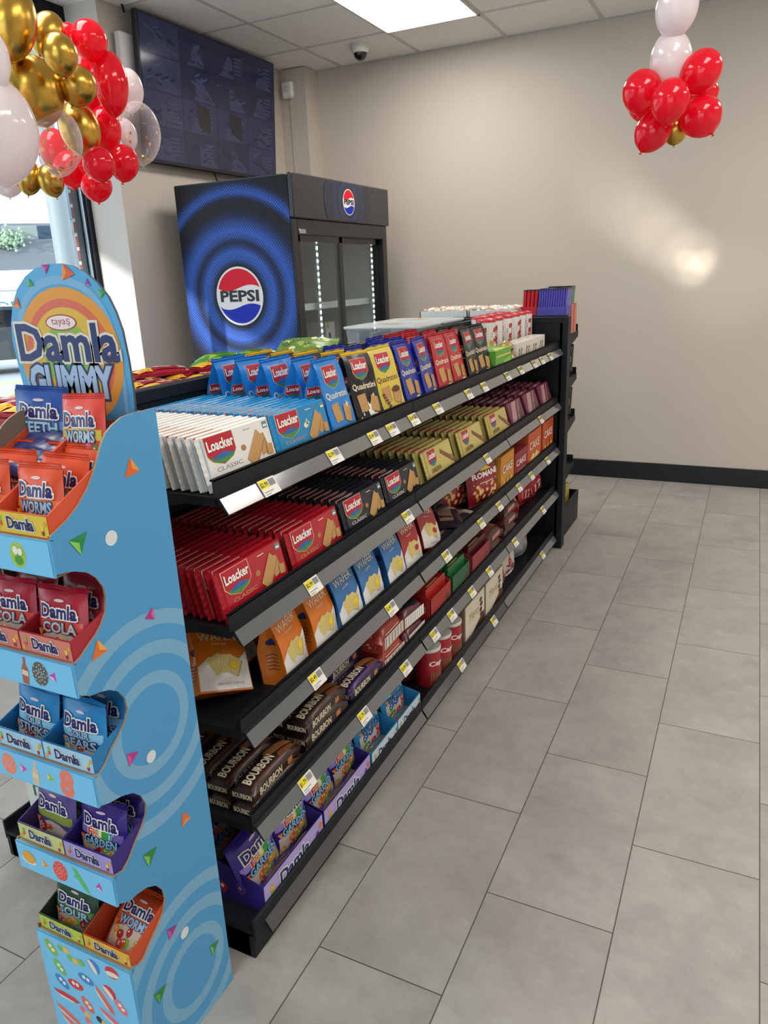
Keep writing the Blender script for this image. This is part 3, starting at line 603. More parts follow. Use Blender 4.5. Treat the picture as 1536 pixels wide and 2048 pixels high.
# ================================================================== packets
R90 = PI / 2
def rsh(): return R90
def front(b, w, d, dl=.00045): return Surf(b, lambda u, v: (u - w / 2, -d / 2 - .0002, v), dl=dl)
def left(b, w, d): return Surf(b, lambda u, v: (-w / 2 - .0002, d / 2 - u, v))
def top(b, w, d, h): return Surf(b, lambda u, v: (u - w / 2, -d / 2 + v, h + .0002))
def wafer_pack(c, w=.236, h=.108, d=.016, kind='classic', c2=None):
    m = foil(c); b = MB(); b.box(-w / 2 + .010, w / 2 - .010, -d / 2, d / 2, 0, h, m, .003)
    S = front(b, w, d, .0004); T = top(b, w, d, h)
    if kind == 'classic':
        shield(S, w * .06, h * .43, w * .37, h * .53, 1)
        S.text('CLASSIC', w * .13, h * .325, w * .34, h * .075, GREY if c.startswith('#e') else WHITE if c == '#1d1f2a' else TAN, 1)
        wafer(S, w * .76, h * .31, w * .11, h * .38, .22, 1); wafer(S, w * .54, h * .36, w * .12, h * .66, -.78, 3); wafer(S, w * .83, h * .31, w * .07, h * .20, -.1, 5, TAN, TAN2, 3); S.ell(w * .53, h * .58, w * .035, h * .06, TAN2 if c != '#1c86c0' else CREAM, 1, 8)
        S.rect(w * .86, h * .80, w * .93, h * .93, mat('#5f8f94', .4), 1); S.rect(w * .868, h * .83, w * .922, h * .87, WHITE, 2)
        S.rect(w * .58, h * .875, w * .68, h * .89, WHITE if not c.startswith('#e') else GREY, 1)
        T.rect(w * .18, d * .3, w * .34, d * .7, LRED if c.startswith('#e') else mat('#c9ced4', .4) if c != '#b01325' else mat('#7c0d1c', .4), 1)
        if c.startswith('#e'):
            E = left(b, w - .02, d); E.rect(.001, .006, d - .001, h - .006, mat('#b9cfe3', .4), 1)
        if c == '#1c86c0': S.ell(w * .56, h * .62, .010, .004, CREAM, 2, 6); S.ell(w * .56, h * .62, .004, .010, CREAM, 2, 6)
    else:
        shield(S, w * .10, h * .47, w * .27, h * .49, 1); S.text('GARDENA', w * .12, h * .31, w * .34, h * .13, BROWN, 1, .02)
        for q in range(4): wafer(S, w * (.52 + .08 * q), h * (.74 - .09 * q), w * .22, h * .13, -.5, 1 + q, mat('#8a5a3c', .45), mat('#6a3d27', .45), 3)
        S.ell(w * .88, h * .46, .011, .009, TAN2, 6, 8); T.rect(w * .3, d * .3, w * .5, d * .7, mat('#a8322c', .4), 1)
    o = b.build('wafer_pack')
    for s in (-1, 1):
        b = MB(); n = 14
        vs = []
        for i in range(n + 1):
            z = h * (.02 + .96 * i / n); vs += [(s * (w / 2 - .011), d * .28, z), (s * w / 2, .0007 * (1 if i % 2 else -1), z), (s * (w / 2 - .011), -d * .28, z)]
        b.add(vs, [(3 * i, 3 * i + 1, 3 * i + 4, 3 * i + 3) for i in range(n)] + [(3 * i + 1, 3 * i + 2, 3 * i + 5, 3 * i + 4) for i in range(n)], m)
        b.build('crimped_end', o)
    return o
def row(proto, n, y, z, lab, where, cat, group, x0=-.883, dx=.0215, tilt=-.22, jy=.003):
    for k in range(n):
        put(proto, (x0 - k * dx, y + random.uniform(-jy, jy), z + .001), (tilt + random.uniform(-.02, .02), 0, R90 + random.uniform(-.012, .012)), ordl(k, lab, where), cat, group)
wp_w = wafer_pack('#e6e3df'); wp_b = wafer_pack('#1c86c0'); wp_r = wafer_pack('#b01325'); wp_k = wafer_pack('#1d1f2a'); wp_g = wafer_pack('#c8b56a', w=.245, h=.112, d=.020, kind='g')
row(wp_w, 17, 1.163, SH[0], 'white foil wafer pack', 'the nearest top-shelf row', 'wafer pack', 'white wafer packs on the top shelf')
row(wp_b, 17, 1.400, SH[0], 'turquoise blue foil wafer pack', 'the top-shelf row beside the white packs', 'wafer pack', 'turquoise wafer packs on the top shelf')
row(wp_r, 16, 1.170, SH[1], 'red foil wafer pack', 'the nearest second-shelf row', 'wafer pack', 'red wafer packs on the second shelf')
row(wp_r, 16, 1.420, SH[1], 'red foil wafer pack', 'the second-shelf row beside the black packs', 'wafer pack', 'red wafer packs on the second shelf')
row(wp_k, 16, 1.675, SH[1], 'black foil wafer pack', 'the black row beside the red packs', 'wafer pack', 'black wafer packs on the second shelf')
row(wp_k, 16, 1.925, SH[1], 'black foil wafer pack', 'the black row beside the gold packs', 'wafer pack', 'black wafer packs on the second shelf')
for i, (y, nm) in enumerate(((2.225, 'the gold row beside the black packs'), (2.545, 'the middle gold row of the second shelf'), (2.868, 'the gold row beside the mauve packs'))):
    row(wp_g, 13, y, SH[1], 'gold foil wafer pack', nm, 'wafer pack', 'gold wafer packs on the second shelf', dx=.027, tilt=-.27)
def mauve_pack():
    w, h, d = .20, .115, .022; b = MB(); b.box(-w / 2, w / 2, -d / 2, d / 2, 0, h, foil('#6e2740'), .005); S = front(b, w, d)
    S.poly([(w * .05, 0.01), (w * .35, .01), (w * .6, h * .95), (w * .3, h * .95)], mat('#b98a96', .3), 1); S.poly([(w * .45, .01), (w * .6, .01), (w * .8, h * .95), (w * .72, h * .95)], mat('#9a7f74', .3), 1)
    S.ell(w * .75, h * .35, w * .14, h * .22, mat('#5a3527', .4), 2)
    return b.build('chocolate_pack')
mp = mauve_pack()
for y, nm in ((3.13, 'the mauve row beside the gold packs'), (3.38, 'the middle mauve row of the second shelf'), (3.63, 'the mauve row against the end panel')):
    row(mp, 9, y, SH[1], 'mauve and brown foil pack', nm, 'chocolate pack', 'mauve packs on the second shelf', dx=.034, tilt=-.32)
# ------------------------------------------------------------------ gusseted pouches
def pouch(c, w=.128, d=.062, h=.186, word='Quadratini', seal=None, style='quad', c_low=None, cside=None, wave=.017, seed=1, extra=None):
    m = foil(c); ms = foil(cside) if cside else m; b = MB(); ph = seed * 1.7
    def D(t): return d * (1 - max(0, (t - .45) / .55) ** 1.5 * .93)
    def Wd(t): return w * (1 - .06 * t)
    def off(t): return wave * math.sin(t * 4.2 + .3) * t + .012 * t * t
    def nz(u, v, a=.0028): return a * noise.noise(Vector((u * 28 + ph, v * 28, ph)))
    def F(u, v):
        t = v / h; x = (u - w / 2) * Wd(t) / w; e = 1 - abs(2 * u / w - 1) ** 3
        return (x, -D(t) / 2 + off(t) - .004 * e * (1 - t) + nz(u, v), v)
    def Bk(u, v):
        p = F(u, v); t = v / h; return (p[0], off(t) * 2 - p[1] + 0, v)
    def G(s):
        def g(a, bb):
            t = bb; yy = (a - .5) * D(t); inn = (1 - abs(2 * a - 1)) * D(t) * .42 * min(1, t * 1.8)
            return (s * (Wd(t) / 2 - inn), -yy * (1 if s < 0 else -1) + off(t) + nz(a * .05, bb * h, .002), bb * h)
        return g
    b.grid(lambda a, q: F(a * w, q * h), 10, 16, m); b.grid(lambda a, q: Bk(w - a * w, q * h), 6, 12, m)
    b.grid(lambda a, q: G(-1)(a, q), 4, 12, ms); b.grid(lambda a, q: G(1)(a, q), 4, 12, ms)
    b.box(-w / 2 + .002, w / 2 - .002, -d / 2 + .002, d / 2 - .002, 0, .002, m)
    S = Surf(b, F, flat=False, dl=.0004); L_ = Surf(b, lambda u, v: G(-1)(u / d, v / h), flat=False, dl=.0004)
    if style == 'quad':
        shield(S, w * .20, h * .64, w * .58, h * .30, 1)
        shield(L_, d * .10, h * .55, d * .80, h * .16, 1); L_.text(word, d * .06, h * .45, d * .88, h * .07, CREAM, 1)
        S.text(word, w * .08, h * .50, w * .84, h * .10, CREAM if c != '#d8c14e' else BROWN, 1, .015)
        if extra == 'milk':
            S.poly([(w * .45, h * .1), (w * .62, h * .16), (w * .78, h * .44), (w * .66, h * .40), (w * .55, h * .28), (w * .36, h * .44), (w * .28, h * .42), (w * .42, h * .25)], WHITE, 2)
            for q in range(7): S.ell(w * (.15 + .11 * q), h * (.12 + .05 * (q % 3)), .003, .005, WHITE, 2, 5)
        wafer(S, w * .20, h * .20, w * .26, h * .24, .1, 3); wafer(S, w * .55, h * .20, w * .25, h * .22, -.25, 5)
        if extra == 'choc':
            S.ell(w * .72, h * .38, w * .16, h * .05, BROWN, 7)
            for q in range(5): S.ell(w * (.2 + .03 * q), h * (.34 - .045 * q), .007, .004, BROWN, 6, 6)
        elif extra == 'vanilla':
            for q in range(6): S.sub(w * .78, h * .40, q * PI / 3).poly([(0, -.002), (.013, 0), (0, .002)], mat('#e9e6b0', .5), 6)
        else: S.ell(w * .62, h * .12, w * .16, h * .045, CREAM, 6)
    elif style == 'wafer':
        if c_low:
            S.poly([(0.002, .004), (w - .002, .004), (w - .002, h * .55), (w * .78, h * .42), (w * .5, h * .40), (w * .25, h * .50), (.002, h * .36)], foil(c_low), 1)
        S.text('WAFER', w * .12, h * .74, w * .76, h * .12, CREAM, 2); S.text(extra or 'vanilla', w * .35, h * .66, w * .3, h * .035, CREAM, 2)
        for q in range(3): wafer(S, w * (.34 + .07 * q), h * (.22 + .04 * q), w * .26, h * .26, .5 - .5 * q, 3 + q, mat('#e3cf84', .45), mat('#bfa050', .45), 5)
        S.ell(w * .70, h * .36, w * .10, h * .06, YEL if c != '#a81c26' else mat('#b3202a', .4), 7)
        S.text('NET WT 7.05 OZ', w * .34, h * .09, w * .5, h * .03, mat('#9c3040', .5), 2)
        L_.ell(d * .5, h * .62, d * .26, h * .06, NAVY, 1); 
        for q in range(5): L_.rect(d * .25, h * (.22 + .05 * q), d * .75, h * (.235 + .05 * q), mat('#6b3a1c', .5), 1)
    o = b.build('pouch')
    b = MB(); sm = foil(seal) if seal else m; n = 12; hh = .012
    vs = []
    for j in range(5):
        for i in range(n + 1):
            q = F(w * i / n, h - .0005); vs.append((q[0] * (1 + .0), off(1) + .0012 * (1 if j % 2 else -1) + nz(w * i / n, h, .003) - .0008, h - .002 + hh * j / 4 + (.0015 * math.sin(i * 1.3 + ph) if j == 4 else 0)))
    b.add(vs, [(j * (n + 1) + i, j * (n + 1) + i + 1, (j + 1) * (n + 1) + i + 1, (j + 1) * (n + 1) + i) for j in range(4) for i in range(n)], sm)
    b.add([(x, y + .0025, z) for x, y, z in vs], [(j * (n + 1) + i, (j + 1) * (n + 1) + i, (j + 1) * (n + 1) + i + 1, j * (n + 1) + i + 1) for j in range(4) for i in range(n)], sm)
    e = b.build('top_seal', o)
    if seal: e['label'] = 'yellow top seal'
    return o
P_blue = pouch('#1f7fd0', extra='vanilla', seed=1); P_blk = pouch('#17181f', seal='#e8c23a', extra='milk', seed=2); P_yel = pouch('#d8c14e', extra='choc', seed=3)
P_nav = pouch('#1f2f9a', seed=4); P_red = pouch('#b81f2c', seed=5); P_blk2 = pouch('#141418', seed=6)
def prow(proto, n, y, z, lab, where, group, dx=.074, x0=-.912, tilt=-.10, w=1, cat='wafer pouch'):
    for k in range(n): put(proto, (x0 - k * dx, y + random.uniform(-.006, .006), z), (tilt + random.uniform(-.05, .02), random.uniform(-.03, .03), R90 + random.uniform(-.12, .12)), ordl(k, lab, where), cat, group)
prow(P_blue, 5, 1.585, SH[0], 'sky-blue stand-up wafer pouch', 'the pouch row beside the turquoise packs', 'sky-blue pouches on the top shelf')
prow(P_blk, 5, 1.73, SH[0], 'black stand-up wafer pouch with yellow top', 'the row between sky-blue and yellow pouches', 'black pouches with yellow tops')
prow(P_yel, 1, 1.872, SH[0], 'bright yellow stand-up wafer pouch', 'the pouch line of the top shelf', 'yellow pouch')
prow(P_nav, 2, 1.872, SH[0] , 'dark blue wafer pouch', 'the column behind the yellow pouch', 'dark blue pouches on the top shelf', x0=-.99)
prow(P_nav, 2, 2.018, SH[0], 'dark blue stand-up wafer pouch', 'the column just past the yellow pouch', 'dark blue pouches on the top shelf')
prow(P_nav, 3, 2.150, SH[0], 'dark blue stand-up wafer pouch', 'the column beside the red pouches', 'dark blue pouches on the top shelf')
prow(P_red, 3, 2.285, SH[0], 'red stand-up wafer pouch', 'the column beside the dark blue pouches', 'red pouches on the top shelf')
prow(P_red, 3, 2.420, SH[0], 'red stand-up wafer pouch', 'the column beside the far black pouches', 'red pouches on the top shelf')
prow(P_blk2, 2, 2.555, SH[0], 'plain black wafer pouch', 'the column beside the red pouches', 'plain black pouches on the top shelf')
prow(P_blk2, 2, 2.685, SH[0], 'plain black wafer pouch', 'the column beside the lime green box', 'plain black pouches on the top shelf')
W_or = pouch('#d9741f', w=.13, d=.062, h=.160, style='wafer', c_low='#e3e0dc', seed=7, wave=.008, extra='orange'); W_bl = pouch('#2f6fae', w=.135, d=.06, h=.162, style='wafer', c_low='#dfe0e0', seed=8, wave=.008)
W_rd = pouch('#a81c26', w=.135, d=.06, h=.160, style='wafer', c_low='#e3e0dc', seed=9, wave=.01, extra='hazelnut')
z = SH[2]
put(W_or, (-.915, 1.285, z), (-.06, 0, R90 + .18), 'orange and white wafer bag standing upright, nearest upright one on the third shelf', 'wafer bag', 'orange wafer bags on the third shelf')
put(W_or, (-.912, 1.425, z), (-.08, .02, R90 + .1), 'orange and white wafer bag standing upright beside the blue wafer bags', 'wafer bag', 'orange wafer bags on the third shelf')
put(W_or, (-.985, 1.125, z + .012), (-.62, .30, R90 - .45), 'orange and white wafer bag slumped backwards at the near end of the third shelf', 'wafer bag', 'orange wafer bags on the third shelf')
put(W_or, (-1.03, 1.235, z + .01), (-.35, -.15, R90 - .1), 'orange wafer bag leaning behind the nearest upright orange bag', 'wafer bag', 'orange wafer bags on the third shelf')
put(W_or, (-1.02, 1.41, z), (-.1, 0, R90 + .05), 'orange wafer bag standing in second line behind the farther upright one', 'wafer bag', 'orange wafer bags on the third shelf')
for k, (x, y, w) in enumerate(((-.908, 1.555, 'beside the orange bags'), (-.910, 1.69, 'in the middle of three'), (-.908, 1.842, 'beside the red bags'))):
    put(W_bl, (x, y, z), (-.09, 0, R90 + .06), 'blue and white wafer bag, front line of the third shelf, ' + w, 'wafer bag', 'blue wafer bags on the third shelf')
    put(W_bl, (x - .085, y + .01, z), (-.09, 0, R90), 'blue wafer bag in the second line of the third shelf, ' + w, 'wafer bag', 'blue wafer bags on the third shelf')
put(W_rd, (-.915, 1.985, z), (-.1, 0, R90 + .02), 'red and white wafer bag standing upright beside the blue bags', 'wafer bag', 'red and white wafer bags')
put(W_rd, (-.925, 2.165, z - .004), (-.28, .22, R90 - .1), 'red and white wafer bag leaning back over the shelf beside the dark flat packs', 'wafer bag', 'red and white wafer bags')
put(W_rd, (-1.03, 2.03, z), (-.12, 0, R90 + .02), 'red wafer bag standing behind the two front red and white ones', 'wafer bag', 'red and white wafer bags')
# dark flat packs lying
def flatpack(c, w, d, h, deco, name='chocolate_pack', wr=.003):
    m = foil(c); b = MB()
    def top_(u, v):
        e = (1 - abs(2 * u / w - 1) ** 4) * (1 - abs(2 * v / d - 1) ** 4)
        return (u - w / 2, v - d / 2, h * (.45 + .55 * max(e, 0) ** .5) + wr * noise.noise(Vector((u * 40, v * 40, w * 50))))
    b.grid(lambda a, q: top_(a * w, q * d), 10, 6, m)
    b.grid(lambda a, q: ((a * w - w / 2), (1 - q) * d - d / 2, h * .05), 2, 2, m)
    for (f, g) in ((lambda a: (a * w, 0), 0), (lambda a: (w, a * d), 1), (lambda a: ((1 - a) * w, d), 2), (lambda a: (0, (1 - a) * d), 3)):
        b.grid(lambda a, q, f=f: ((f(a)[0] - w / 2), f(a)[1] - d / 2, h * .05 + q * (top_(*f(a))[2] - h * .05)), 8, 2, m)
    T = Surf(b, top_, flat=False, dl=.0006); F = Surf(b, lambda u, v: (u - w / 2, -d / 2 - .0003, v)); E = Surf(b, lambda u, v: (-w / 2 - .0003, d / 2 - u, v))
    deco(T, F, E, w, d, h); return b.build(name)
def dk(T, F, E, w, d, h):
    T.rect(w * .1, d * .3, w * .75, d * .75, mat('#8a6a5c', .35), 1); T.rect(w * .72, d * .1, w * .9, d * .5, mat('#a7a3a0', .3), 1)
DKP = flatpack('#2b1f28', .20, .11, .026, dk)
for k, (x, y, zz, a, w) in enumerate(((-.93, 2.32, 0, .1, 'bottom front of the loose pile'), (-.935, 2.45, .005, -.3, 'front of the loose pile, touching the peanut bags'), (-.94, 2.38, .030, .5, 'on top of the loose front pile'), (-1.04, 2.33, 0, -.1, 'deep in the loose pile behind the red and white bag'), (-1.05, 2.40, .027, .2, 'second layer deep in the pile'), (-1.04, 2.37, .054, -.3, 'third layer deep in the pile'), (-1.03, 2.42, .081, .15, 'topmost deep in the pile'))):
    put(DKP, (x, y, z + zz), (0, 0, R90 + a), 'dark brown flat foil pack lying down, ' + w, 'snack pack', 'dark flat packs on the third shelf')
# peanut snack bag
def pillow(c, w, h, t, deco, name='snack_bag', seal=None, seed=0, wr=.004, sealh=.012, nu=12, nv=14):
    m = foil(c); b = MB()
    def Fb(s):
        def f(u, v):
            a = max(0, 1 - abs(2 * u / w - 1) ** 3.2); q = max(0, 1 - abs(2 * v / h - 1) ** 3.6)
            return (u - w / 2, s * (-(t / 2) * (a ** .7) * (q ** .7) - .0006) + wr * noise.noise(Vector((u * 22 + seed * 3.3, v * 22, seed + s))) * min(1, 4 * a * q + .2), v)
        return f
    b.grid(lambda a, q: Fb(1)(a * w, q * h), nu, nv, m); b.grid(lambda a, q: Fb(-1)(w - a * w, q * h), 6, 8, m)
    S = Surf(b, Fb(1), flat=False, dl=.00045); deco(S, w, h); o = b.build(name)
    for nm, z0 in (('top_seal', h - .003), ('bottom_seal', -sealh + .003)):
        b = MB(); sm = foil(seal) if seal else m; n = 10; J = 6; vs = []
        for j in range(J + 1):
            for i in range(n + 1): vs.append((w * (i / n - .5), .0010 * (1 if j % 2 else -1) + .003 * math.sin(i * .9 + seed) * (j / J if nm == 'top_seal' else 1 - j / J), z0 + sealh * j / J))
        b.add(vs, [(j * (n + 1) + i, j * (n + 1) + i + 1, (j + 1) * (n + 1) + i + 1, (j + 1) * (n + 1) + i) for j in range(J) for i in range(n)], sm); b.build(nm, o)
    return o
def pn(S, w, h):
    S.rect(w * .08, h * .62, w * .92, h * .84, mat('#7c1420', .35), 1, 8); S.poly([(w * .3, h * .78), (w * .5, h * .9), (w * .7, h * .78)], YEL, 2); S.text('ROMANE', w * .1, h * .62, w * .8, h * .13, WHITE, 2, .03, LRED)
    candies(S, w * .12, h * .1, w * .88, h * .45, ['#d9a45a', '#c98f45', '#e3b873'], 26, .010, 1); S.rect(w * .1, h * .48, w * .9, h * .50, mat('#e5c9c4', .4), 1, 4)
PN = pillow('#8c1a24', .22, .165, .055, pn, seed=3)
put(PN, (-.91, 2.725, z + .006), (-.12, 0, R90 - .22), 'dark red snack bag with peanuts pictured, standing at the front before the yellow box', 'snack bag', 'peanut snack bags')
put(PN, (-.985, 2.60, z + .006), (-.2, .1, R90 - .15), 'dark red snack bag half hidden behind the front peanut bag', 'snack bag', 'peanut snack bags')
# upright cartons on third shelf
def carton(c, w, d, h, deco=None, ctop=None, name='carton'):
    b = MB(); m = card(c); b.box(-w / 2, w / 2, -d / 2, d / 2, 0, h, m, .0012)
    if ctop: top(b, w, d, h).rect(.001, .001, w - .001, d - .001, card(ctop), 1)
    if deco: deco(front(b, w, d), left(b, w, d), top(b, w, d, h), w, d, h)
    return b.build(name)
def dcar(word, wc, pic):
    def f(F, L, T, w, d, h):
        F.text(word, w * .1, h * .5, w * .75, h * .22, mat(wc, .4), 2, .02, mat('#a8322c', .5) if wc != '#f2f0ea' else None)
        for q in range(5): F.ell(w * (.25 + .13 * q), h * (.2 + .05 * (q % 2)), w * .09, h * .12, mat(pic[q % len(pic)], .45), 1 + .2 * q, 9)
        T.text(word, w * .2, d * .4, w * .5, d * .12, mat(wc, .5), 1)
    return f
put(carton('#cf8a2e', .185, .20, .155, dcar('CAKE', '#f2e8cf', ['#e8c36b', '#a8702c'])), (-.975, 2.945, z), (0, 0, R90), 'amber yellow upright carton beside the peanut snack bag', 'carton')
put(carton('#8f2230', .20, .10, .12, dcar('CAKE', '#f2e3d8', ['#e2b9a0', '#c9505a'])), (-.925, 3.155, z), (0, 0, R90), 'low maroon carton standing in front between the amber and orange cartons', 'carton')
put(carton('#8c2f28', .20, .13, .165, dcar('CAKE', '#f2e3d8', ['#d98a4a'])), (-1.05, 3.165, z), (0, 0, R90), 'tall dark red carton standing behind the low maroon one', 'carton')
put(carton('#c5541f', .235, .16, .165, dcar('CAKE', '#f6d8b0', ['#e8b23a', '#f0d9a0'])), (-.955, 3.385, z), (0, 0, R90), 'tall orange carton beside the low maroon carton', 'carton')
put(carton('#c44a20', .21, .16, .165, dcar('CAKE', '#f6e0c8', ['#e8b23a', '#8c3a1c'])), (-.955, 3.645, z), (0, 0, R90), 'tall orange-red carton against the black end panel on the third shelf', 'carton')
# top shelf far end
def gb(F, L, T, w, d, h):
    F.rect(w * .04, h * .7, w * .96, h * .78, mat('#c9d24a', .4), 1); F.ell(w * .2, h * .25, w * .12, h * .2, mat('#8a5a2c', .4), 2); F.poly([(w * .5, h * .1), (w * .95, h * .15), (w * .95, h * .6), (w * .5, h * .5)], mat('#8fcb4a', .4), 1)
    T.poly([(0.002, .002), (w * .5, d * .5), (w - .002, .002)], mat('#c6d93c', .4), 1)
put(carton('#5fa832', .20, .10, .088, gb), (-.918, 2.852, SH[0]), (0, 0, R90), 'lime green gift-style box on the top shelf beside the plain black pouches', 'box')
def goldcup():
    b = MB(); g = mat('#b89f6c', .35, .45, 0, .5, 90); prof = [(.001, 0), (.024, .004), (.030, .020), (.028, .036), (.014, .050), (.004, .053)]
    for q in range(3): b.lathe(prof, g, 12, (0, 0, q * .001)) if q == 0 else None
    b.lathe([(.029, .014), (.031, .018), (.029, .024)], mat('#3b2417', .4), 12, cap=False); return b.build('foil_chocolate')
gc = goldcup(); n = 0
for (x, y, zz) in ((-.905, 2.985, 0), (-.905, 3.045, 0), (-.97, 2.99, 0), (-.97, 3.05, 0), (-1.02, 2.75, 0), (-1.02, 2.81, 0), (-1.02, 2.87, 0), (-1.02, 2.93, 0), (-.907, 3.015, .052), (-1.02, 2.78, .052), (-1.02, 2.84, .052), (-1.02, 2.90, .052), (-.975, 3.02, .052)):
    put(gc, (x, y, SH[0] + zz), (0, 0, n), 'round chocolate in crinkled gold foil, in the small heap beside the lime green box', 'chocolate', 'gold foil chocolates heaped on the top shelf'); n += 1
def wb(F, L, T, w, d, h):
    F.ell(w * .35, h * .45, w * .10, h * .3, BROWN, 1); F.ell(w * .65, h * .45, w * .10, h * .3, BROWN, 1); F.ell(w * .35, h * .45, w * .05, h * .18, CREAM, 2); F.ell(w * .65, h * .45, w * .05, h * .18, CREAM, 2); F.rect(w * .05, h * .05, w * .3, h * .2, LRED, 1)
    T.text('mini', w * .3, d * .4, w * .4, d * .2, LRED, 1)
wbx = carton('#dcd6d0', .115, .07, .085, wb)
for k, (y, w) in enumerate(((3.135, 'beside the gold foil chocolates'), (3.253, 'second from the gold foil chocolates'), (3.371, 'third from the gold foil chocolates'), (3.49, 'nearest to the end panel'))):
    put(wbx, (-.915, y, SH[0]), (0, 0, R90), 'small white carton with brown rounds on the top shelf, ' + w, 'carton', 'small white cartons on the top shelf')
def tin(c, lid, r, h, word, wc, vert=True, pic=None):
    b = MB(); b.lathe([(r, 0), (r, h)], gloss(c), 28); S = Surf(b, lambda u, v: ((r + .0004) * math.sin(u / r), -(r + .0004) * math.cos(u / r), v), flat=False)
    if vert:
        q = S.sub(r * .25, h * .12, PI / 2); q.text(word, 0, 0, h * .74, r * .62, mat(wc, .4), 1, .035)
        q = S.sub(-r * 1.0, h * .12, PI / 2); q.text(word, 0, 0, h * .74, r * .62, mat(wc, .4), 1, .035)
        S.ell(0, h * .14, r * .5, h * .08, TAN, 1)
    else:
        S.text(word, -r * .85, h * .55, r * 1.6, h * .17, mat(wc, .4), 1, .03)
        for k in range(9): wafer(S, -r * .9 + k * r * .19, h * .06, r * .09, h * .36, -.15 + .04 * k, 1, mat('#6b3a22', .4), mat('#d9b98a', .4), 2)
    o = b.build('tin'); b = MB(); b.lathe([(r * 1.02, h - .004), (r * 1.03, h + .006), (r * .98, h + .008), (r * .9, h + .005)], gloss(lid), 28); b.build('lid', o); return o
nt = tin('#e2e0dc', '#c4202c', .041, .178, 'nutella', '#b3202c')
pos = [(3.09, 0), (3.20, 0), (3.35, 0), (3.46, 0), (3.57, 0), (3.68, 0), (3.30, 1), (3.52, 1), (3.63, 1), (3.41, 1)]
for k, (y, r_) in enumerate(pos):
    put(nt, (-1.02 - .095 * r_, y, SH[0]), (0, 0, R90 - .2 + .35 * math.sin(k * 2.1)), 'white tube tin with red lid, %s on the top shelf' % (['nearest the gold chocolates in the front line', 'second from the near end of the front line', 'third from the near end of the front line', 'fourth from the near end of the front line', 'fifth from the near end of the front line', 'at the end panel in the front line', 'nearest in the back line', 'third in the back line', 'at the far end of the back line', 'second in the back line'][k]), 'tin', 'white tube tins with red lids')
# ------------------------------------------------------------------ fourth shelf
z = SH[3]
def bb_(c2, tx):
    def f(T, F, E, w, d, h):
        T.text('BOURBON', w * .08, d * .30, w * .50, d * .34, CREAM, 2, .03); T.poly([(w * .5, d * .55), (w * .95, d * .3), (w * .98, d * .62), (w * .6, d * .9)], mat('#9a6238', .4), 1)
        T.poly([(w * .62, d * .2), (w * .9, d * .1), (w * .92, d * .25), (w * .66, d * .36)], mat('#7a4526', .4), 1); T.rect(w * .03, d * .12, w * .97, d * .18, mat(c2, .4), 1)
        F.text('BOURBON', w * .12, h * .1, w * .45, h * .5, CREAM, 1, .02); F.rect(w * .7, h * .08, w * .8, h * .5, mat('#b9764a', .4), 1)
        E.text('BOURBON', d * .1, h * .12, d * .8, h * .35, CREAM, 1, .02)
    return f
B_br = flatpack('#33201c', .20, .062, .036, bb_('#6b3f30', 1), 'biscuit_pack', .0015); B_pu = flatpack('#2c1540', .20, .062, .036, bb_('#6a3a9c', 1), 'biscuit_pack', .0015)
def bput(p, x, y, zz, a, lab, g): put(p, (x, y, z + zz), (0, 0, R90 + a), lab, 'biscuit pack', g)
gbn = 'dark brown biscuit packs on the fourth shelf'; gpu = 'purple biscuit packs on the fourth shelf'
for j, x in enumerate((-.905, -.972, -1.04, -1.108)):
    w = ['front', 'second', 'third', 'fourth'][j]
    bput(B_br, x, 1.16, 0, 0, 'dark brown biscuit pack in the bottom layer of the near stack, %s from the shelf edge' % w, gbn)
    bput(B_br, x - .004, 1.163, .037, random.uniform(-.04, .04), 'dark brown biscuit pack on top of the near stack, %s from the shelf edge' % w, gbn)
for j, x in enumerate((-.902, -.968, -1.035)):
    w = ['front', 'second', 'third'][j]
    for l in range(3 if j < 2 else 2): bput(B_br, x, 1.38, l * .037, random.uniform(-.05, .05), 'dark brown biscuit pack in the farther taller stack, %s from the shelf edge, %s layer' % (w, ['bottom', 'middle', 'top'][l]), gbn)
for j, x in enumerate((-.902, -.968, -1.035)):
    w = ['front', 'second', 'third'][j]
    for l in range((2, 3, 3)[j]): bput(B_pu, x, 1.60, l * .037, random.uniform(-.12, .12), 'purple and brown biscuit pack, %s from the shelf edge, %s layer' % (w, ['bottom', 'middle', 'top'][l]), gpu)
def brick(T, F, E, w, d, h):
    F.rect(w * .1, h * .12, w * .92, h * .62, mat('#d6cfc4', .5), 1)
    for q in range(6): F.poly([(w * (.14 + .13 * q), h * .16), (w * (.15 + .13 * q), h * .58), (w * (.17 + .13 * q), h * .58), (w * (.16 + .13 * q), h * .16)], BLACK, 2)
    F.rect(w * .15, h * .72, w * .7, h * .76, CREAM, 1); T.ell(w * .5, d * .5, w * .32, d * .32, mat('#c9a071', .4), 1); T.ell(w * .6, d * .4, w * .12, d * .16, mat('#7c8a3c', .4), 2)
    candies(E, d * .1, h * .1, d * .9, h * .8, ['#c98a6a', '#7c2418'], 18, .006, 1)
BK = flatpack('#a3372a', .17, .12, .072, brick, 'crispbread_pack', .004)
for (x, y, l, w) in ((-.935, 1.785, 0, 'bottom front'), (-.935, 1.785, 1, 'top front'), (-1.07, 1.78, 0, 'bottom back'), (-1.07, 1.78, 1, 'top back')):
    put(BK, (x, y, z + l * .071), (0, 0, R90 + .03 * l), 'orange-red crispbread pack, %s one of the stack of four' % w, 'crispbread pack', 'orange-red crispbread packs')
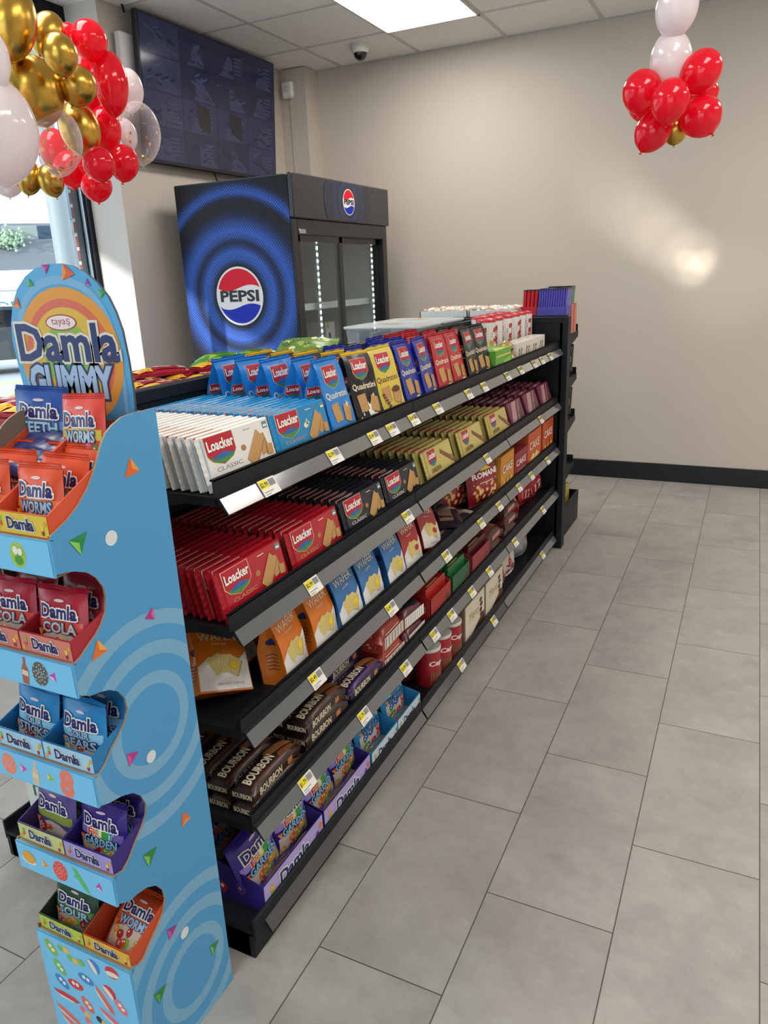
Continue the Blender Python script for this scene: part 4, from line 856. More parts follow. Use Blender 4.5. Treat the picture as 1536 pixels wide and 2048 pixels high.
def bk2(T, F, E, w, d, h):
    T.poly([(w * .2, d * .2), (w * .8, d * .1), (w * .9, d * .8), (w * .3, d * .9)], BLACK, 1); T.ell(w * .55, d * .7, w * .3, d * .2, mat('#d9a35c', .4), 2); T.ell(w * .3, d * .4, w * .12, d * .15, WHITE, 2)
    F.rect(w * .08, h * .1, w * .92, h * .7, WHITE, 1)
    for q in range(8): F.rect(w * (.12 + .1 * q), h * .15, w * (.135 + .1 * q), h * .65, mat('#5b1826', .4), 2)
BK2 = flatpack('#5b1826', .15, .11, .060, bk2, 'crispbread_pack', .003)
put(BK2, (-.93, 1.955, z), (0, 0, R90), 'maroon and white crispbread pack lower beside the orange-red stack', 'crispbread pack')
put(BK2, (-.935, 1.955, z + .06), (0, 0, R90 - .08), 'maroon and white crispbread pack resting on the lower maroon one', 'crispbread pack')
def barbox(c, cbar, nb, lab, y, w=.19, word='BAR', wc='#f2f0ea', h=.125, cat='display box'):
    t = tag(empty('display_box', (-.955, y, z), (0, 0, R90)), lab, cat); d = .17; m = card(c); th = .002
    b = MB(); b.box(-w / 2, w / 2, -d / 2, d / 2, 0, th, m); b.box(-w / 2, w / 2, -d / 2, -d / 2 + th, 0, h * .74, m); b.box(-w / 2, w / 2, d / 2 - th, d / 2, 0, h, m)
    for s in (-1, 1):
        xx = s * w / 2 - (th if s > 0 else 0)
        b.prism([(-d / 2, 0), (d / 2, 0), (d / 2, h), (-d / 2 * .1, h), (-d / 2 * .7, h * .82), (-d / 2, h * .74)], m, lambda a, q, k: (k, a, q), xx, xx + th)
    S = Surf(b, lambda u, v: (u - w / 2, -d / 2 - .0004, v)); S.text(word, w * .1, h * .2, w * .7, h * .26, mat(wc, .4), 2, .03); S.ell(w * .82, h * .3, w * .1, h * .16, BROWN, 1)
    E = Surf(b, lambda u, v: (-w / 2 - .0004, d / 2 - u, v)); E.text(word, d * .25, h * .55, d * .5, h * .12, mat(wc, .4), 1); b.build('tray', t)
    return t, w, d
def bar(c, w, h, d):
    b = MB(); b.box(-w / 2, w / 2, -d / 2, d / 2, 0, h, foil(c), .003); S = front(b, w, d); S.rect(w * .1, h * .3, w * .5, h * .6, CREAM, 1); top(b, w, d, h).rect(w * .15, d * .3, w * .7, d * .7, mat('#d8b06a', .4), 1); return b.build('chocolate_bar')
for (c, cb, y, w, word, lab, lb) in (('#a3231f', '#b3261f', 2.155, .185, '', 'red open display box of bars on the fourth shelf', 'red wrapped bar standing in the red open box'), ('#1f5a34', '#1d6a3a', 2.355, .18, '', 'green open display box of bars on the fourth shelf', 'green wrapped bar standing in the green open box'), ('#8f2a32', '#4d1320', 2.58, .21, '', 'pinkish red open display box of dark bars on the fourth shelf', 'dark maroon wrapped bar standing in the pinkish red open box')):
    t, w, d = barbox(c, cb, 5, lab, y, w, word); bp = bar(cb, w * .92, .116, .022)
    for k in range(6): put(bp, (-.955 + d / 2 - .020 - k * .0255, y, z + .004), (-.08, 0, R90), lb + ', %s from the aisle' % ORD[k], 'chocolate bar', lb.split(' standing')[0] + 's')
def bk3(T, F, E, w, d, h):
    T.rect(w * .1, d * .2, w * .7, d * .8, mat('#8c4a3a', .35), 1); T.ell(w * .75, d * .5, w * .14, d * .3, mat('#a8705c', .4), 2); F.rect(w * .25, h * .3, w * .75, h * .65, mat('#c98479', .4), 1)
BK3 = flatpack('#4a2220', .20, .11, .048, bk3, 'biscuit_pack', .003)
for (x, y, l, w) in ((-.935, 2.80, 0, 'lower of two beside the pinkish red open box'), (-.935, 2.80, 1, 'upper of two beside the pinkish red open box'), (-.935, 3.03, 0, 'lowest of three beside the shiny red bags'), (-.935, 3.03, 1, 'middle of three beside the shiny red bags'), (-.94, 3.035, 2, 'topmost of three beside the shiny red bags')):
    put(BK3, (x, y, z + l * .049), (0, 0, R90), 'brown biscuit brick pack, ' + w, 'biscuit pack', 'brown biscuit bricks on the fourth shelf')
def rb(S, w, h):
    S.rect(w * .1, h * .15, w * .9, h * .42, mat('#cfc8c4', .35), 1, 4); S.ell(w * .55, h * .3, w * .14, h * .12, BROWN, 2)
RB = pillow('#a8141f', .17, .15, .06, rb, seed=8)
put(RB, (-.93, 3.26, z + .02), (-.5, .5, R90 + .1), 'shiny red bag with a silver band, slumped beside the brown biscuit bricks', 'snack bag', 'shiny red bags on the fourth shelf')
put(RB, (-.95, 3.47, z + .012), (-.15, .15, R90), 'shiny red bag standing in the middle of the far red bags', 'snack bag', 'shiny red bags on the fourth shelf')
put(RB, (-.94, 3.66, z + .012), (-.2, -.25, R90 - .1), 'shiny red bag leaning against the black end panel', 'snack bag', 'shiny red bags on the fourth shelf')
# ------------------------------------------------------------------ base shelf
z = BZ
def gummy(c, c2, var, vc, cols, w=.125, h=.135, t=.03, seed=0, vo='#f2f0ea', win='#d9c9bd', wr=.004, clear=True, name='gummy_bag', top2=None):
    def deco(S, w, h):
        if clear: S.poly([(w * .08, h * .06), (w * .92, h * .06), (w * .93, h * .34), (w * .7, h * .44), (w * .4, h * .46), (w * .07, h * .36)], mat(win, .25, 0, .4), 1)
        S.poly([(w * .05, h * .5), (w * .95, h * .46), (w * .95, h * .60), (w * .05, h * .62)], mat(c2, .3, 0, .3), .6)
        if clear: candies(S, w * .13, h * .09, w * .87, h * .36, cols, 13, .0105 * w / .125, 1.6)
        S.text('Damla', w * .15, h * .64, w * .70, h * .18, mat('#221f66', .35), 4, .03, WHITE, .07)
        S.ell(w * .5, h * .88, w * .1, h * .02, mat('#d9c4cc', .4), 2); parts = var.split()
        if len(parts) == 2:
            if vc == 'rainbow':
                for i, ch in enumerate(parts[0]): S.text(ch, w * (.24 + .11 * i), h * .50, w * .09, h * .11, mat(['#d8342c', '#e8812c', '#f0cc2c', '#3aa04a', '#2c7ac8'][i % 5], .35), 4, .03, WHITE, .06)
            else: S.text(parts[0], w * .3, h * .52, w * .4, h * .09, mat(vc, .35), 4, .03, mat('#33508c', .4), .05)
            S.text(parts[1], w * .16, h * .37, w * .68, h * .12, mat('#8fc9e8' if vc == 'rainbow' else vc, .35), 5, .03, NAVY, .06)
        else: S.text(var, w * .18, h * .44, w * .66, h * .14, mat(vc, .35), 4, .03, mat('#4a4a66', .4), .06)
        conf(S, w * .12, h * .42, .008, '#e8762c', '#f0a45a', 4)
    return pillow(c, w, h, t, deco, name, seed=seed, wr=wr, seal=top2)
def gtray(w, d, hf, hb, cout, cprint, dots, word=True, cin='#8a6f57', name='display_tray', v0=0):
    """open cardboard tray: low printed front, sloping sides"""
    b = MB(); th = .002; m = card(cout); mi = card(cin)
    b.box(-w / 2 + th, w / 2 - th, -d / 2 + th, d / 2 - th, 0, th, mi); b.box(-w / 2 + th, w / 2 - th, -d / 2, -d / 2 + th, 0, hf, m); b.box(-w / 2 + th, w / 2 - th, d / 2 - th, d / 2, 0, hb, mi)
    for s in (-1, 1):
        xx = s * w / 2 - (th if s > 0 else 0)
        b.prism([(-d / 2, 0), (d / 2, 0), (d / 2, hb), (-d / 2, hf)], m, lambda a, q, k: (k, a, q), xx, xx + th)
    S = Surf(b, lambda u, v: (u - w / 2, -d / 2 - .0003, v)); S.rect(.001, v0 + (hf - v0) * .06, w - .001, hf - .001, card(cprint), 1); S = S.sub(0, v0); hF = hf; hf = hf - v0
    if word: S.text('Damla', w * .25, hf * .28, w * .48, hf * .5, mat('#1d2568', .4), 3, .03, WHITE, .06)
    for i in range(6):
        S.ell(w * (.06 + .03 * (i % 2) + (.8 if i > 2 else 0) + .03 * (i % 3)), hf * (.25 + .2 * (i % 3)), w * .028, hf * .13, ink(dots[i % len(dots)]), 2 + .1 * i, 8)
    hf = hF
    for s in (-1, 1):
        E = Surf(b, (lambda u, v: (-w / 2 - .0003, d / 2 - u, v)) if s < 0 else (lambda u, v: (w / 2 + .0003, u - d / 2, v)))
        for i in range(4):
            uu = d * (.75 - .17 * i) if s > 0 else d * (.25 + .18 * i); uu = d - uu if s > 0 else uu
            E.ell(uu, hf * (.45 + .15 * (i % 2)), hf * .2, hf * .24, ink(dots[(i + 1) % len(dots)]), 1, 10); E.ell(uu, hf * (.5 + .15 * (i % 2)), hf * .07, hf * .08, WHITE, 2, 8)
    return b.build(name)
pcols = ['#e8762c', '#8fae3c', '#e8a33a', '#b3243c', '#6b3a8c']
PT_ = gtray(.262, .30, .072, .15, '#33207c', '#b3a3dc', pcols); GB_p = gummy('#3a2590', '#9a86d4', 'FRUIT GARDEN', 'rainbow', pcols, w=.150, h=.142, t=.045, seed=1)
gp = 'purple gummy bags on the base shelf'
for i, y in enumerate((1.185, 1.455, 1.725)):
    put(PT_, (-1.02, y, z), (0, 0, R90), ['purple printed cardboard tray at the near end of the base shelf', 'purple printed cardboard tray in the middle of the base shelf row', 'farthest purple printed cardboard tray, next to the sky-blue one'][i] if i < 2 else 'purple tray', 'display tray', 'purple display trays') if i < 2 else None
    for k in range(3):
        if i == 2: continue
        put(GB_p, (-.925 - k * .062, y + (-.055 if k == 0 else .05 if k == 1 else -.03), z + .014 + k * .004), (-.25 - .05 * k, (-.1, .12, 0)[k], R90 + .05), 'purple gummy bag, %s of the %s purple tray' % (['at the front left', 'second, at the right', 'third, farther back'][k], ['nearest', 'second'][i]), 'gummy bag', gp)
put(GB_p, (-.925, 1.255, z + .014), (-.2, .05, R90), 'purple gummy bag at the front right of the nearest purple tray', 'gummy bag', gp)
put(GB_p, (-.93, 1.54, z + .014), (-.22, -.08, R90), 'purple gummy bag at the front right of the second purple tray', 'gummy bag', gp)
BT = gtray(.175, .26, .062, .12, '#2c8ac0', '#c3d9e8', ['#d8342c', '#3aa04a', '#e8a33a', '#e8e3dc']); GB_b = gummy('#2f93cf', '#7cc3e8', 'SEA WORLD', '#3f7fb8', ['#d8342c', '#3a9a4a', '#e8c33a', '#2c5ab8'], w=.15, h=.17, t=.045, seed=4)
for i, (y, w) in enumerate(((1.685, 'nearer'), (1.865, 'farther'))):
    put(BT, (-1.0, y, z), (0, 0, R90), 'sky-blue printed cardboard tray on the base shelf, %s of the two' % w, 'display tray', 'blue display trays')
    put(GB_b, (-.925, y, z + .014), (-.18, .06, R90), 'blue sea-print gummy bag at the front of the %s sky-blue tray' % w, 'gummy bag', 'blue gummy bags on the base shelf')
    put(GB_b, (-.99, y + .02, z + .016), (-.25, -.05, R90 + .1), 'blue sea-print gummy bag second in the %s sky-blue tray' % w, 'gummy bag', 'blue gummy bags on the base shelf')
ct = tin('#a81c28', '#d3cfc6', .046, .135, 'Capri', '#f2e9dc', vert=False)
for k, y in enumerate((2.13, 2.235, 2.34)):
    put(ct, (-.915, y, z), (0, 0, R90 - .2), 'red round tin of wafer rolls with pale lid, %s in the front line on the base shelf' % ['nearest', 'middle', 'farthest'][k], 'tin', 'red wafer roll tins')
    put(ct, (-1.015, y, z), (0, 0, R90), 'red round tin of wafer rolls, %s in the back line on the base shelf' % ['nearest', 'middle', 'farthest'][k], 'tin', 'red wafer roll tins')
put(ct, (-1.10, 2.03, z), (0, 0, R90), 'single red round tin standing far back in the shadow beside the empty gap', 'tin', 'red wafer roll tins')
def mer(F, L, T, w, d, h):
    F.rect(w * .02, h * .02, w * .98, h * .98, mat('#ddd4bf', .4), 1); F.text('Merci', w * .22, h * .5, w * .45, h * .22, mat('#a3864a', .4), 2); F.poly([(w * .1, h * .03), (w * .97, h * .03), (w * .97, h * .4)], mat('#4a2f22', .4), 2)
    for q in range(5): F.ell(w * (.78 + .03 * (q % 2)), h * (.25 + .13 * q), w * .07, h * .06, BROWN, 3 + .1 * q, 8)
MR = carton('#8a7460', .235, .14, .165, mer, '#7d6a58')
put(MR, (-.945, 2.52, z), (0, 0, R90), 'cream chocolate carton beside the red tins on the base shelf', 'carton', 'cream chocolate cartons')
put(MR, (-.945, 2.765, z), (0, 0, R90), 'cream chocolate carton beside the white pouch on the base shelf', 'carton', 'cream chocolate cartons')
def wpch(S, w, h):
    S.ell(w * .3, h * .7, w * .16, h * .12, mat('#3f7a3f', .4), 1); S.ell(w * .7, h * .75, w * .14, h * .1, mat('#4f8a4f', .4), 1); S.poly([(w * .2, h * .3), (w * .5, h * .55), (w * .45, h * .2)], LRED, 1); candies(S, w * .2, h * .1, w * .8, h * .4, ['#b3202a', '#8a1c24', '#d9c9bd'], 10, .012, 1)
WPC = pillow('#c9c6c0', .16, .18, .05, wpch, seed=5)
put(WPC, (-.925, 2.99, z + .014), (-.1, .05, R90), 'white and green printed pouch beside the cream chocolate cartons', 'snack bag', 'white printed pouches on the base shelf')
put(WPC, (-.93, 3.14, z + .014), (-.12, -.05, R90 - .1), 'white and green printed pouch beside the crumpled silver bag', 'snack bag', 'white printed pouches on the base shelf')
def slv(S, w, h): S.poly([(w * .55, h * .5), (w * .95, h * .45), (w * .95, h * .9), (w * .6, h * .95)], mat('#9a4a3c', .4), 1); S.ell(w * .5, h * .85, w * .15, h * .08, mat('#5a8a4a', .4), 2)
SB = pillow('#8f9094', .20, .16, .06, slv, seed=11, wr=.016)
put(SB, (-.95, 3.40, z + .014), (-.2, .15, R90 - .1), 'crumpled silver bag at the far end of the base shelf', 'snack bag')
# ================================================================== sky-blue cardboard display stand
DX0, DX1, DYF, DYB = -1.125, -.885, .69, .937
CB = card('#57abdf'); CBL = card('#7cc0ea'); CED = card('#a58a6c'); CIN = card('#7c6a5a')
def side_mat():
    m, nt, b = nodes('printed_side_card'); tc = N(nt, 'ShaderNodeTexCoord'); sp = N(nt, 'ShaderNodeSeparateXYZ'); nt.links.new(tc.outputs['Object'], sp.inputs[0]); f = None
    y, z = sp.outputs[1], sp.outputs[2]
    for (cy, cz, rings) in ((.825 - DYF, .715, ((.072, .095), (.125, .150), (.178, .205))), (.835 - DYF, .135, ((.068, .092), (.122, .148), (.176, .204)))):
        dy = math_(nt, 'SUBTRACT', y, cy); dz = math_(nt, 'SUBTRACT', z, cz); r = math_(nt, 'SQRT', math_(nt, 'ADD', math_(nt, 'MULTIPLY', dy, dy), math_(nt, 'MULTIPLY', dz, dz)))
        for a, c in rings:
            q = math_(nt, 'MULTIPLY', math_(nt, 'GREATER_THAN', r, a), math_(nt, 'LESS_THAN', r, c)); f = q if f is None else math_(nt, 'MAXIMUM', f, q)
    nt.links.new(mixc(nt, f, lin('#4a9bd0'), lin('#79afd2')), b.inputs['Base Color']); b.inputs['Roughness'].default_value = .42; b.inputs['Coat Weight'].default_value = .2  # darker than the front bands: shade on this side kept in the colour
    return m
PROF_PX = [[(283, 823), (269, 825), (244, 834), (225, 850), (212, 866), (203, 887), (194, 922), (187, 947), (175, 978), (156, 1012), (134, 1041), (112, 1062), (94, 1077), (83, 1080)],
           [(96, 1152), (112, 1151), (131, 1145), (150, 1143), (175, 1145), (194, 1156), (208, 1175), (213, 1197), (211, 1225), (203, 1250), (191, 1272), (175, 1294), (162, 1314), (150, 1327), (139, 1329)],
           [(149, 1397), (181, 1392), (200, 1384), (219, 1380), (237, 1383), (251, 1397), (256, 1419), (250, 1447), (237, 1475), (225, 1497), (212, 1528), (200, 1547), (188, 1554)],
           [(200, 1613), (219, 1606), (244, 1592), (266, 1586), (283, 1592), (293, 1609), (292, 1631), (284, 1656), (272, 1684), (259, 1719), (247, 1741), (231, 1751)],
           [(240, 1806), (259, 1803), (275, 1788), (294, 1775), (312, 1771), (327, 1781), (331, 1800), (327, 1825), (316, 1853), (300, 1888), (287, 1919), (277, 1930), (266, 1931)]]
prof = []
for gi, g_ in enumerate(PROF_PX):
    pts = [at(px, py, 0, DX1) for px, py in g_]; pts = [[p.y - DYF, p.z] for p in pts]
    pts[-1][0] = 0
    if gi: pts[0][0] = 0
    else: pts[0][0] = DYB - DYF
    prof += [(max(0, min(DYB - DYF, a)), c) for a, c in pts]
prof += [(0, 0), (DYB - DYF, 0)]
LEV = [1.104, .902, .698, .495, .287]; BOT = [1.047, .845, .641, .436, 0]     # top and bottom of each front band
stand = tag(empty('display_stand', (DX1, DYF, 0)), 'tall sky-blue cardboard candy display stand with a rounded rainbow header card', 'display stand')
WD = DX1 - DX0
b = MB(); SM = side_mat(); b.prism(prof, SM, lambda a, c, q: (q, a, c), -.004, 0, CED); S = Surf(b, lambda u, v: (.0003, u, v))
for px, py, c1, c2, r, an in ((262, 935, '#e86a2c', '#f09a4a', .017, PI), (158, 1088, '#1f8a4c', '#8ad05a', .018, 0), (301, 1228, '#c02c8c', '#e05aa8', .012, 2.6), (197, 1298, '#e8742c', '#f4a85a', .017, PI), (262, 1517, '#c02c8c', '#e05aa8', .014, -.5), (371, 1637, '#e8742c', '#f0985a', .015, 1.2), (299, 1715, '#2f8a3c', '#7ac05a', .018, -.3), (342, 1865, '#a82c8c', '#d05aa8', .014, -.5), (427, 1896, '#2f8a3c', '#7ac05a', .015, -.4), (320, 1990, '#2f8a3c', '#5aa84a', .017, -.3)):
    p = at(px, py, 0, DX1); conf(S, p.y - DYF, p.z, r, c1, c2, 1, an)
for px, py, r in ((222, 1076, .0125), (302, 1513, .0115), (369, 1865, .0115)):
    p = at(px, py, 0, DX1); S.ell(p.y - DYF, p.z, r, r, card('#dfe3e6'), 1, 20)
b.build('side_panel', stand)
b = MB(); b.prism(prof, CIN, lambda a, c, q: (q, a, c), -WD, -WD + .004, CED); b.build('side_panel', stand)
b = MB(); b.box(-WD + .004, -.004, DYB - DYF - .004, DYB - DYF, 0, 1.25, CIN); b.build('back_panel', stand)
for i in range(5):
    b = MB(); zt, zb = LEV[i], BOT[i]; b.box(-WD, 0, -.004, 0, zb, zt, CB); b.box(-WD, 0, 0, .006, zt - .001, zt, CED)
    S = Surf(b, lambda u, v: (u - WD, -.0043, v)); hgt = zt - zb; rr = random.Random(i + 5)
    S.rect(.001, zb + .001, WD - .001, zt - .001, card('#7accf8'), .5)  # lighter blue than the side: its brighter lighting is put in the colour
    if i < 4:
        items = [[('g', .17, '#a6c94a'), ('t', .08, '#7ac03a')], [('b', .13, '#a8624a'), ('r', .165, '#5c5f60'), ('t', .195, '#c850b0')], [('r', .035, '#f0907c'), ('t', .07, '#d85aa8'), ('b', .10, '#d9c4a8'), ('t', .135, '#8ad03c'), ('B', .175, '#f0806c')], [('d', .03, '#e8a83c'), ('t', .07, '#f0983c'), ('r', .11, '#e8504c'), ('c', .16, '#5ac06a'), ('t', .205, '#c850b0')]][i]
        for kd, x, c in items:
            zc = (zt + zb) / 2; q = S.sub(x, zc, -.15)
            if kd == 'g': q.ell(0, 0, .017, .021, card(c), 1, 14); q.ell(.002, -.008, .009, .008, card('#4c9a3a'), 2, 10); q.ell(-.004, .007, .006, .007, WHITE, 3, 10); q.ell(.006, .007, .005, .006, WHITE, 3, 10)
            elif kd == 't': conf(q, 0, 0, .009, c, '#f2c4e4' if c[1] in 'cd' else '#f4e08a', 1, rr.uniform(-1, 1))
            elif kd == 'b': q.poly([(-.006, -.026), (.008, -.026), (.009, .0), (.003, .012), (.003, .024), (-.003, .024), (-.003, .012), (-.008, 0)], card(c), 1); q.poly([(-.006, -.01), (.008, -.01), (.008, .0), (-.006, .0)], card('#e8d4b8'), 2)
            elif kd == 'r':
                q.ell(0, 0, .018, .022, card(c), 1, 14)
                for k in range(26): a_ = k * 2.4; r_ = .003 + .0006 * k; q.ell(r_ * math.cos(a_), r_ * 1.15 * math.sin(a_), .0015, .0015, card('#d8d8d4' if c == '#5c5f60' else '#f8b4a8'), 2, 6)
            elif kd == 'B': q.text('8', -.013, -.024, .026, .048, card(c), 1, .06)
            elif kd == 'd': q.ell(0, .002, .017, .013, card(c), 2, 12); q.ell(0, -.005, .018, .009, card('#f2e8dc'), 1, 12)
            elif kd == 'c': q.poly([(-.02, .022), (-.008, .018), (.012, -.006), (.024, -.026), (.006, -.018), (-.012, .004)], card(c), 1); q.poly([(-.012, .004), (-.018, -.002), (-.008, -.002)], card(c), 1)
    else:
        rr = random.Random(9); cl = ['#8ac03a', '#e85a5c', '#f0a83c', '#3c6ad0', '#e8705c', '#7ac06a', '#c8402c', '#f2d08a', '#6a3a2c', '#e87c8c', '#3c8ad8', '#e8503c', '#f09a3c', '#9ac84a', '#2c2c34', '#d8343c']
        k = 0
        for r_ in range(7):
            for c_ in range(4):
                x = .035 + .055 * c_ + rr.uniform(-.012, .012) + (.02 if r_ % 2 else 0); zz = .258 - .040 * r_ + rr.uniform(-.010, .010); cc = cl[(k * 5 + r_) % 16]; k += 1
                if x > WD - .035: continue
                q = S.sub(x, zz, rr.uniform(-1.1, .1), 1.3); t_ = rr.randrange(4)
                if t_ == 0: q.ell(0, 0, .016, .009, card(cc), 1, 12); q.ell(.004, .002, .0035, .004, WHITE, 2, 8); q.ell(-.004, .002, .0035, .004, WHITE, 2, 8)
                elif t_ == 1: q.poly([(-.026, .004), (-.008, .007), (.02, .006), (.03, .0), (.016, -.006), (-.01, -.006)], card(cc), 1); q.poly([(-.02, -.001), (.02, -.003), (.014, -.006), (-.01, -.006)], card('#f0e0e0'), 2)
                elif t_ == 2:
                    for w_ in range(5): q.ell(-.02 + .01 * w_, .005 * math.sin(w_ * 2), .007, .006, card([cc, '#f0c05c'][w_ % 2]), 1 + .2 * w_, 9)
                else: q.ell(0, 0, .013, .011, card(cc), 1, 12); q.ell(.0, -.003, .013, .005, card('#f2e6dc'), 2, 12)
    b.build('front_band', stand)
    b = MB(); b.box(-WD + .004, -.004, 0, DYB - DYF - .004, zt - .060, zt - .056, CIN); b.build('tier_shelf', stand)
# header card
CY = .925
HP = [(47, 772), (33, 716), (25, 681), (22, 647), (25, 609), (34, 578), (50, 553), (69, 537), (94, 528), (119, 527), (141, 531), (169, 544), (194, 566), (216, 594), (231, 625), (244, 662), (256, 719), (266, 781), (270, 825)]
hp = [at(a, c, 1, CY) for a, c in HP]; hp = [(p.x, p.z) for p in hp] + [(-.918, 1.12), (-1.165, 1.12)]
b = MB(); b.prism(hp, CB, lambda a, c, q: (a, q, c), CY, CY + .005, card('#3a4a5c')); S = Surf(b, lambda u, v: (u, CY - .0004, v), dl=.00013)
ctr = at(141, 715, 1, CY); cx0, cz0 = ctr.x, ctr.z
ot = at(135, 573, 1, CY).z - cz0; ow = (at(243, 690, 1, CY).x - at(40, 690, 1, CY).x) / 2
def arch(sx, sz, m, l, clip=None):
    pts = []
    for i in range(48):
        a = 2 * PI * i / 48; x = cx0 + sx * math.cos(a); zz = cz0 + sz * math.sin(a)
        pts.append((x, max(zz, 1.15)))
    S.poly(pts, m, l)
def inset(k): # outline shrunk toward its middle
    mx, mz = -1.045, 1.30; return [(mx + (a - mx) * k, mz + (c - mz) * (k if c > mz else 1)) for a, c in hp]
S.poly(inset(.90), card('#7ab4dc'), 1); S.poly(inset(.83), card('#549fd2'), 2)
for k, c in ((1.0, '#e39a33'), (.84, '#db6a50'), (.72, '#e0b83e'), (.50, '#8cb84a'), (.28, '#3d9668')): arch(ow * k, ot * k, card(c), 3 + (1 - k) * 6)
q = at(123, 645, 1, CY); S.ell(q.x, q.z, .037, .0135, card('#b5343c'), 9, 24); S.ell(q.x, q.z, .034, .0115, card('#f0e4e4'), 10, 24); S.text('tayaş', q.x - .022, q.z - .007, .044, .0135, card('#a83240'), 11)
p0 = at(46, 720, 1, CY); p1 = at(241, 724, 1, CY); S.text('Damla', p0.x, p0.z, p1.x - p0.x, .060, card('#22336b'), 12, .03, card('#e6dccb'), .05)
p0 = at(70, 785, 1, CY); p1 = at(230, 795, 1, CY); S.text('GUMMY', p0.x, p1.z, p1.x - p0.x, .050, card('#a9c4e6'), 12, .05, card('#24335f'), .06)
for px, py, c1, c2, r in ((92, 537, '#a83a8c', '#d86ab4', .009), (133, 547, '#e0602c', '#f0984a', .015), (61, 568, '#3a9a4a', '#7ac05a', .008), (177, 567, '#8a4a9c', '#b47ac0', .007), (204, 587, '#3a9a4a', '#7ac05a', .008), (36, 609, '#e0602c', '#f0984a', .010)):
    p = at(px, py, 1, CY); conf(S, p.x, p.z, r, c1, c2, 9, random.uniform(-1, 1))
b.build('header_card', stand)['label'] = 'rounded rainbow header card'
for o in [c for c in stand.children if c.name.startswith('header_card')]: o.location = (-DX1, -DYF, 0)
# trays and gummy bags in each tier
rcol = ['#e8a83c', '#d8503c', '#8ac04a', '#b3243c', '#f0d060']
TIER = [
    ('#d8502c', '#e3c53c', 'WORMS', '#9ac4e8', '#d8502c', '#e87a3c', '#d8502c', '#e3c53c', 'WORMS', '#9ac4e8', '#d8502c', '#e87a3c', 'orange-red'),
    ('#a81c34', '#d88070', 'COLA', '#c4c0c4', '#a81c34', '#d2493c', '#a81c34', '#d88070', 'COLA', '#c4c0c4', '#a81c34', '#d2493c', 'dark red'),
    ('#1f7ab8', '#a8d4ec', 'SOUR STICKS', '#a9c4d6', '#1f7fc0', '#8cc8e8', '#1f7ab8', '#a8d4ec', 'SOUR BEARS', '#a9c4d6', '#1f7fc0', '#8cc8e8', 'bright blue'),
    ('#4a3a7c', '#c9d08a', '', '#8fbf4a', '#5a4a8c', '#8a9a4a', '#33207c', '#a898d8', 'FRUIT GARDEN', 'rainbow', '#33207c', '#7a6ab4', 'purple'),
    ('#22382c', '#b8d04a', 'SOUR', '#a9cfe0', '#2c4a3a', '#6a9a5a', '#c8481f', '#e8b83c', 'WORMS', '#9ac4e8', '#c8481f', '#d8683c', 'orange and dark green')]
for i, (tc1, tp1, v1, vc1, bc1, bd1, tc2, tp2, v2, vc2, bc2, bd2, nm) in enumerate(TIER):
    zb = LEV[i] - .056; xl = DX0 + .004 + (WD - .008) * .25; xr = DX0 + .004 + (WD - .008) * .75; w = (WD - .010) / 2
    for side, xx, tcc, tpp, vv, vcc, bcc, bdd in (('left', xl, tc1, tp1, v1, vc1, bc1, bd1), ('right', xr, tc2, tp2, v2, vc2, bc2, bd2)):
        tr = gtray(w, .205, .090 if i < 4 else .086, .19 if i == 0 else .150, tcc, tpp, rcol, cin='#8a7460', v0=.054)
        put(tr, (xx, DYF + .108, zb + .0015), (0, 0, 0), '%s half-width candy tray on the %s tier of the sky-blue stand, %s side' % (['printed orange-red', 'printed dark red', 'printed light blue', 'printed green and purple' if side == 'left' else 'printed purple', 'printed green' if side == 'left' else 'printed yellow and orange'][i], ['top', 'second', 'third', 'fourth', 'lowest'][i], side), 'display tray', 'candy trays in the sky-blue stand')
        word = vv
        if i == 4 and side == 'right': hh = .125
        gbm = gummy(bcc, bdd, word, vcc, rcol if i not in (1,) else ['#8a5a3c', '#e8c9a0', '#c8342c'], w=w - .010, h=.118 if i < 4 else .105, t=.020, seed=i * 3 + (side == 'left') + 2, wr=.003)
        desc = {0: 'orange-red worm-candy bag', 1: 'dark red cola-candy bag', 2: 'bright blue sour-candy bag', 3: 'green and purple clear-front candy bag' if side == 'left' else 'purple fruit-candy bag', 4: 'dark green sour-candy bag' if side == 'left' else 'orange worm-candy bag'}[i]
        nb = 4
        for k in range(nb):
            tl = -.18 - .09 * k if not (i == 4 and side == 'right') else -.85 - .1 * k
            put(gbm, (xx, DYF + .036 + k * .036, zb + .030 + .007 * k), (tl, random.uniform(-.05, .05) if k == 0 else 0, random.uniform(-.07, .07) if k == 0 else random.uniform(-.02, .02)), '%s in the %s tray of the %s tier, %s' % (desc, side, ['top', 'second', 'third', 'fourth', 'lowest'][i], ['at the front', 'second behind the front one', 'third from the front', 'at the back'][k]), 'gummy bag', 'candy bags in the sky-blue stand')
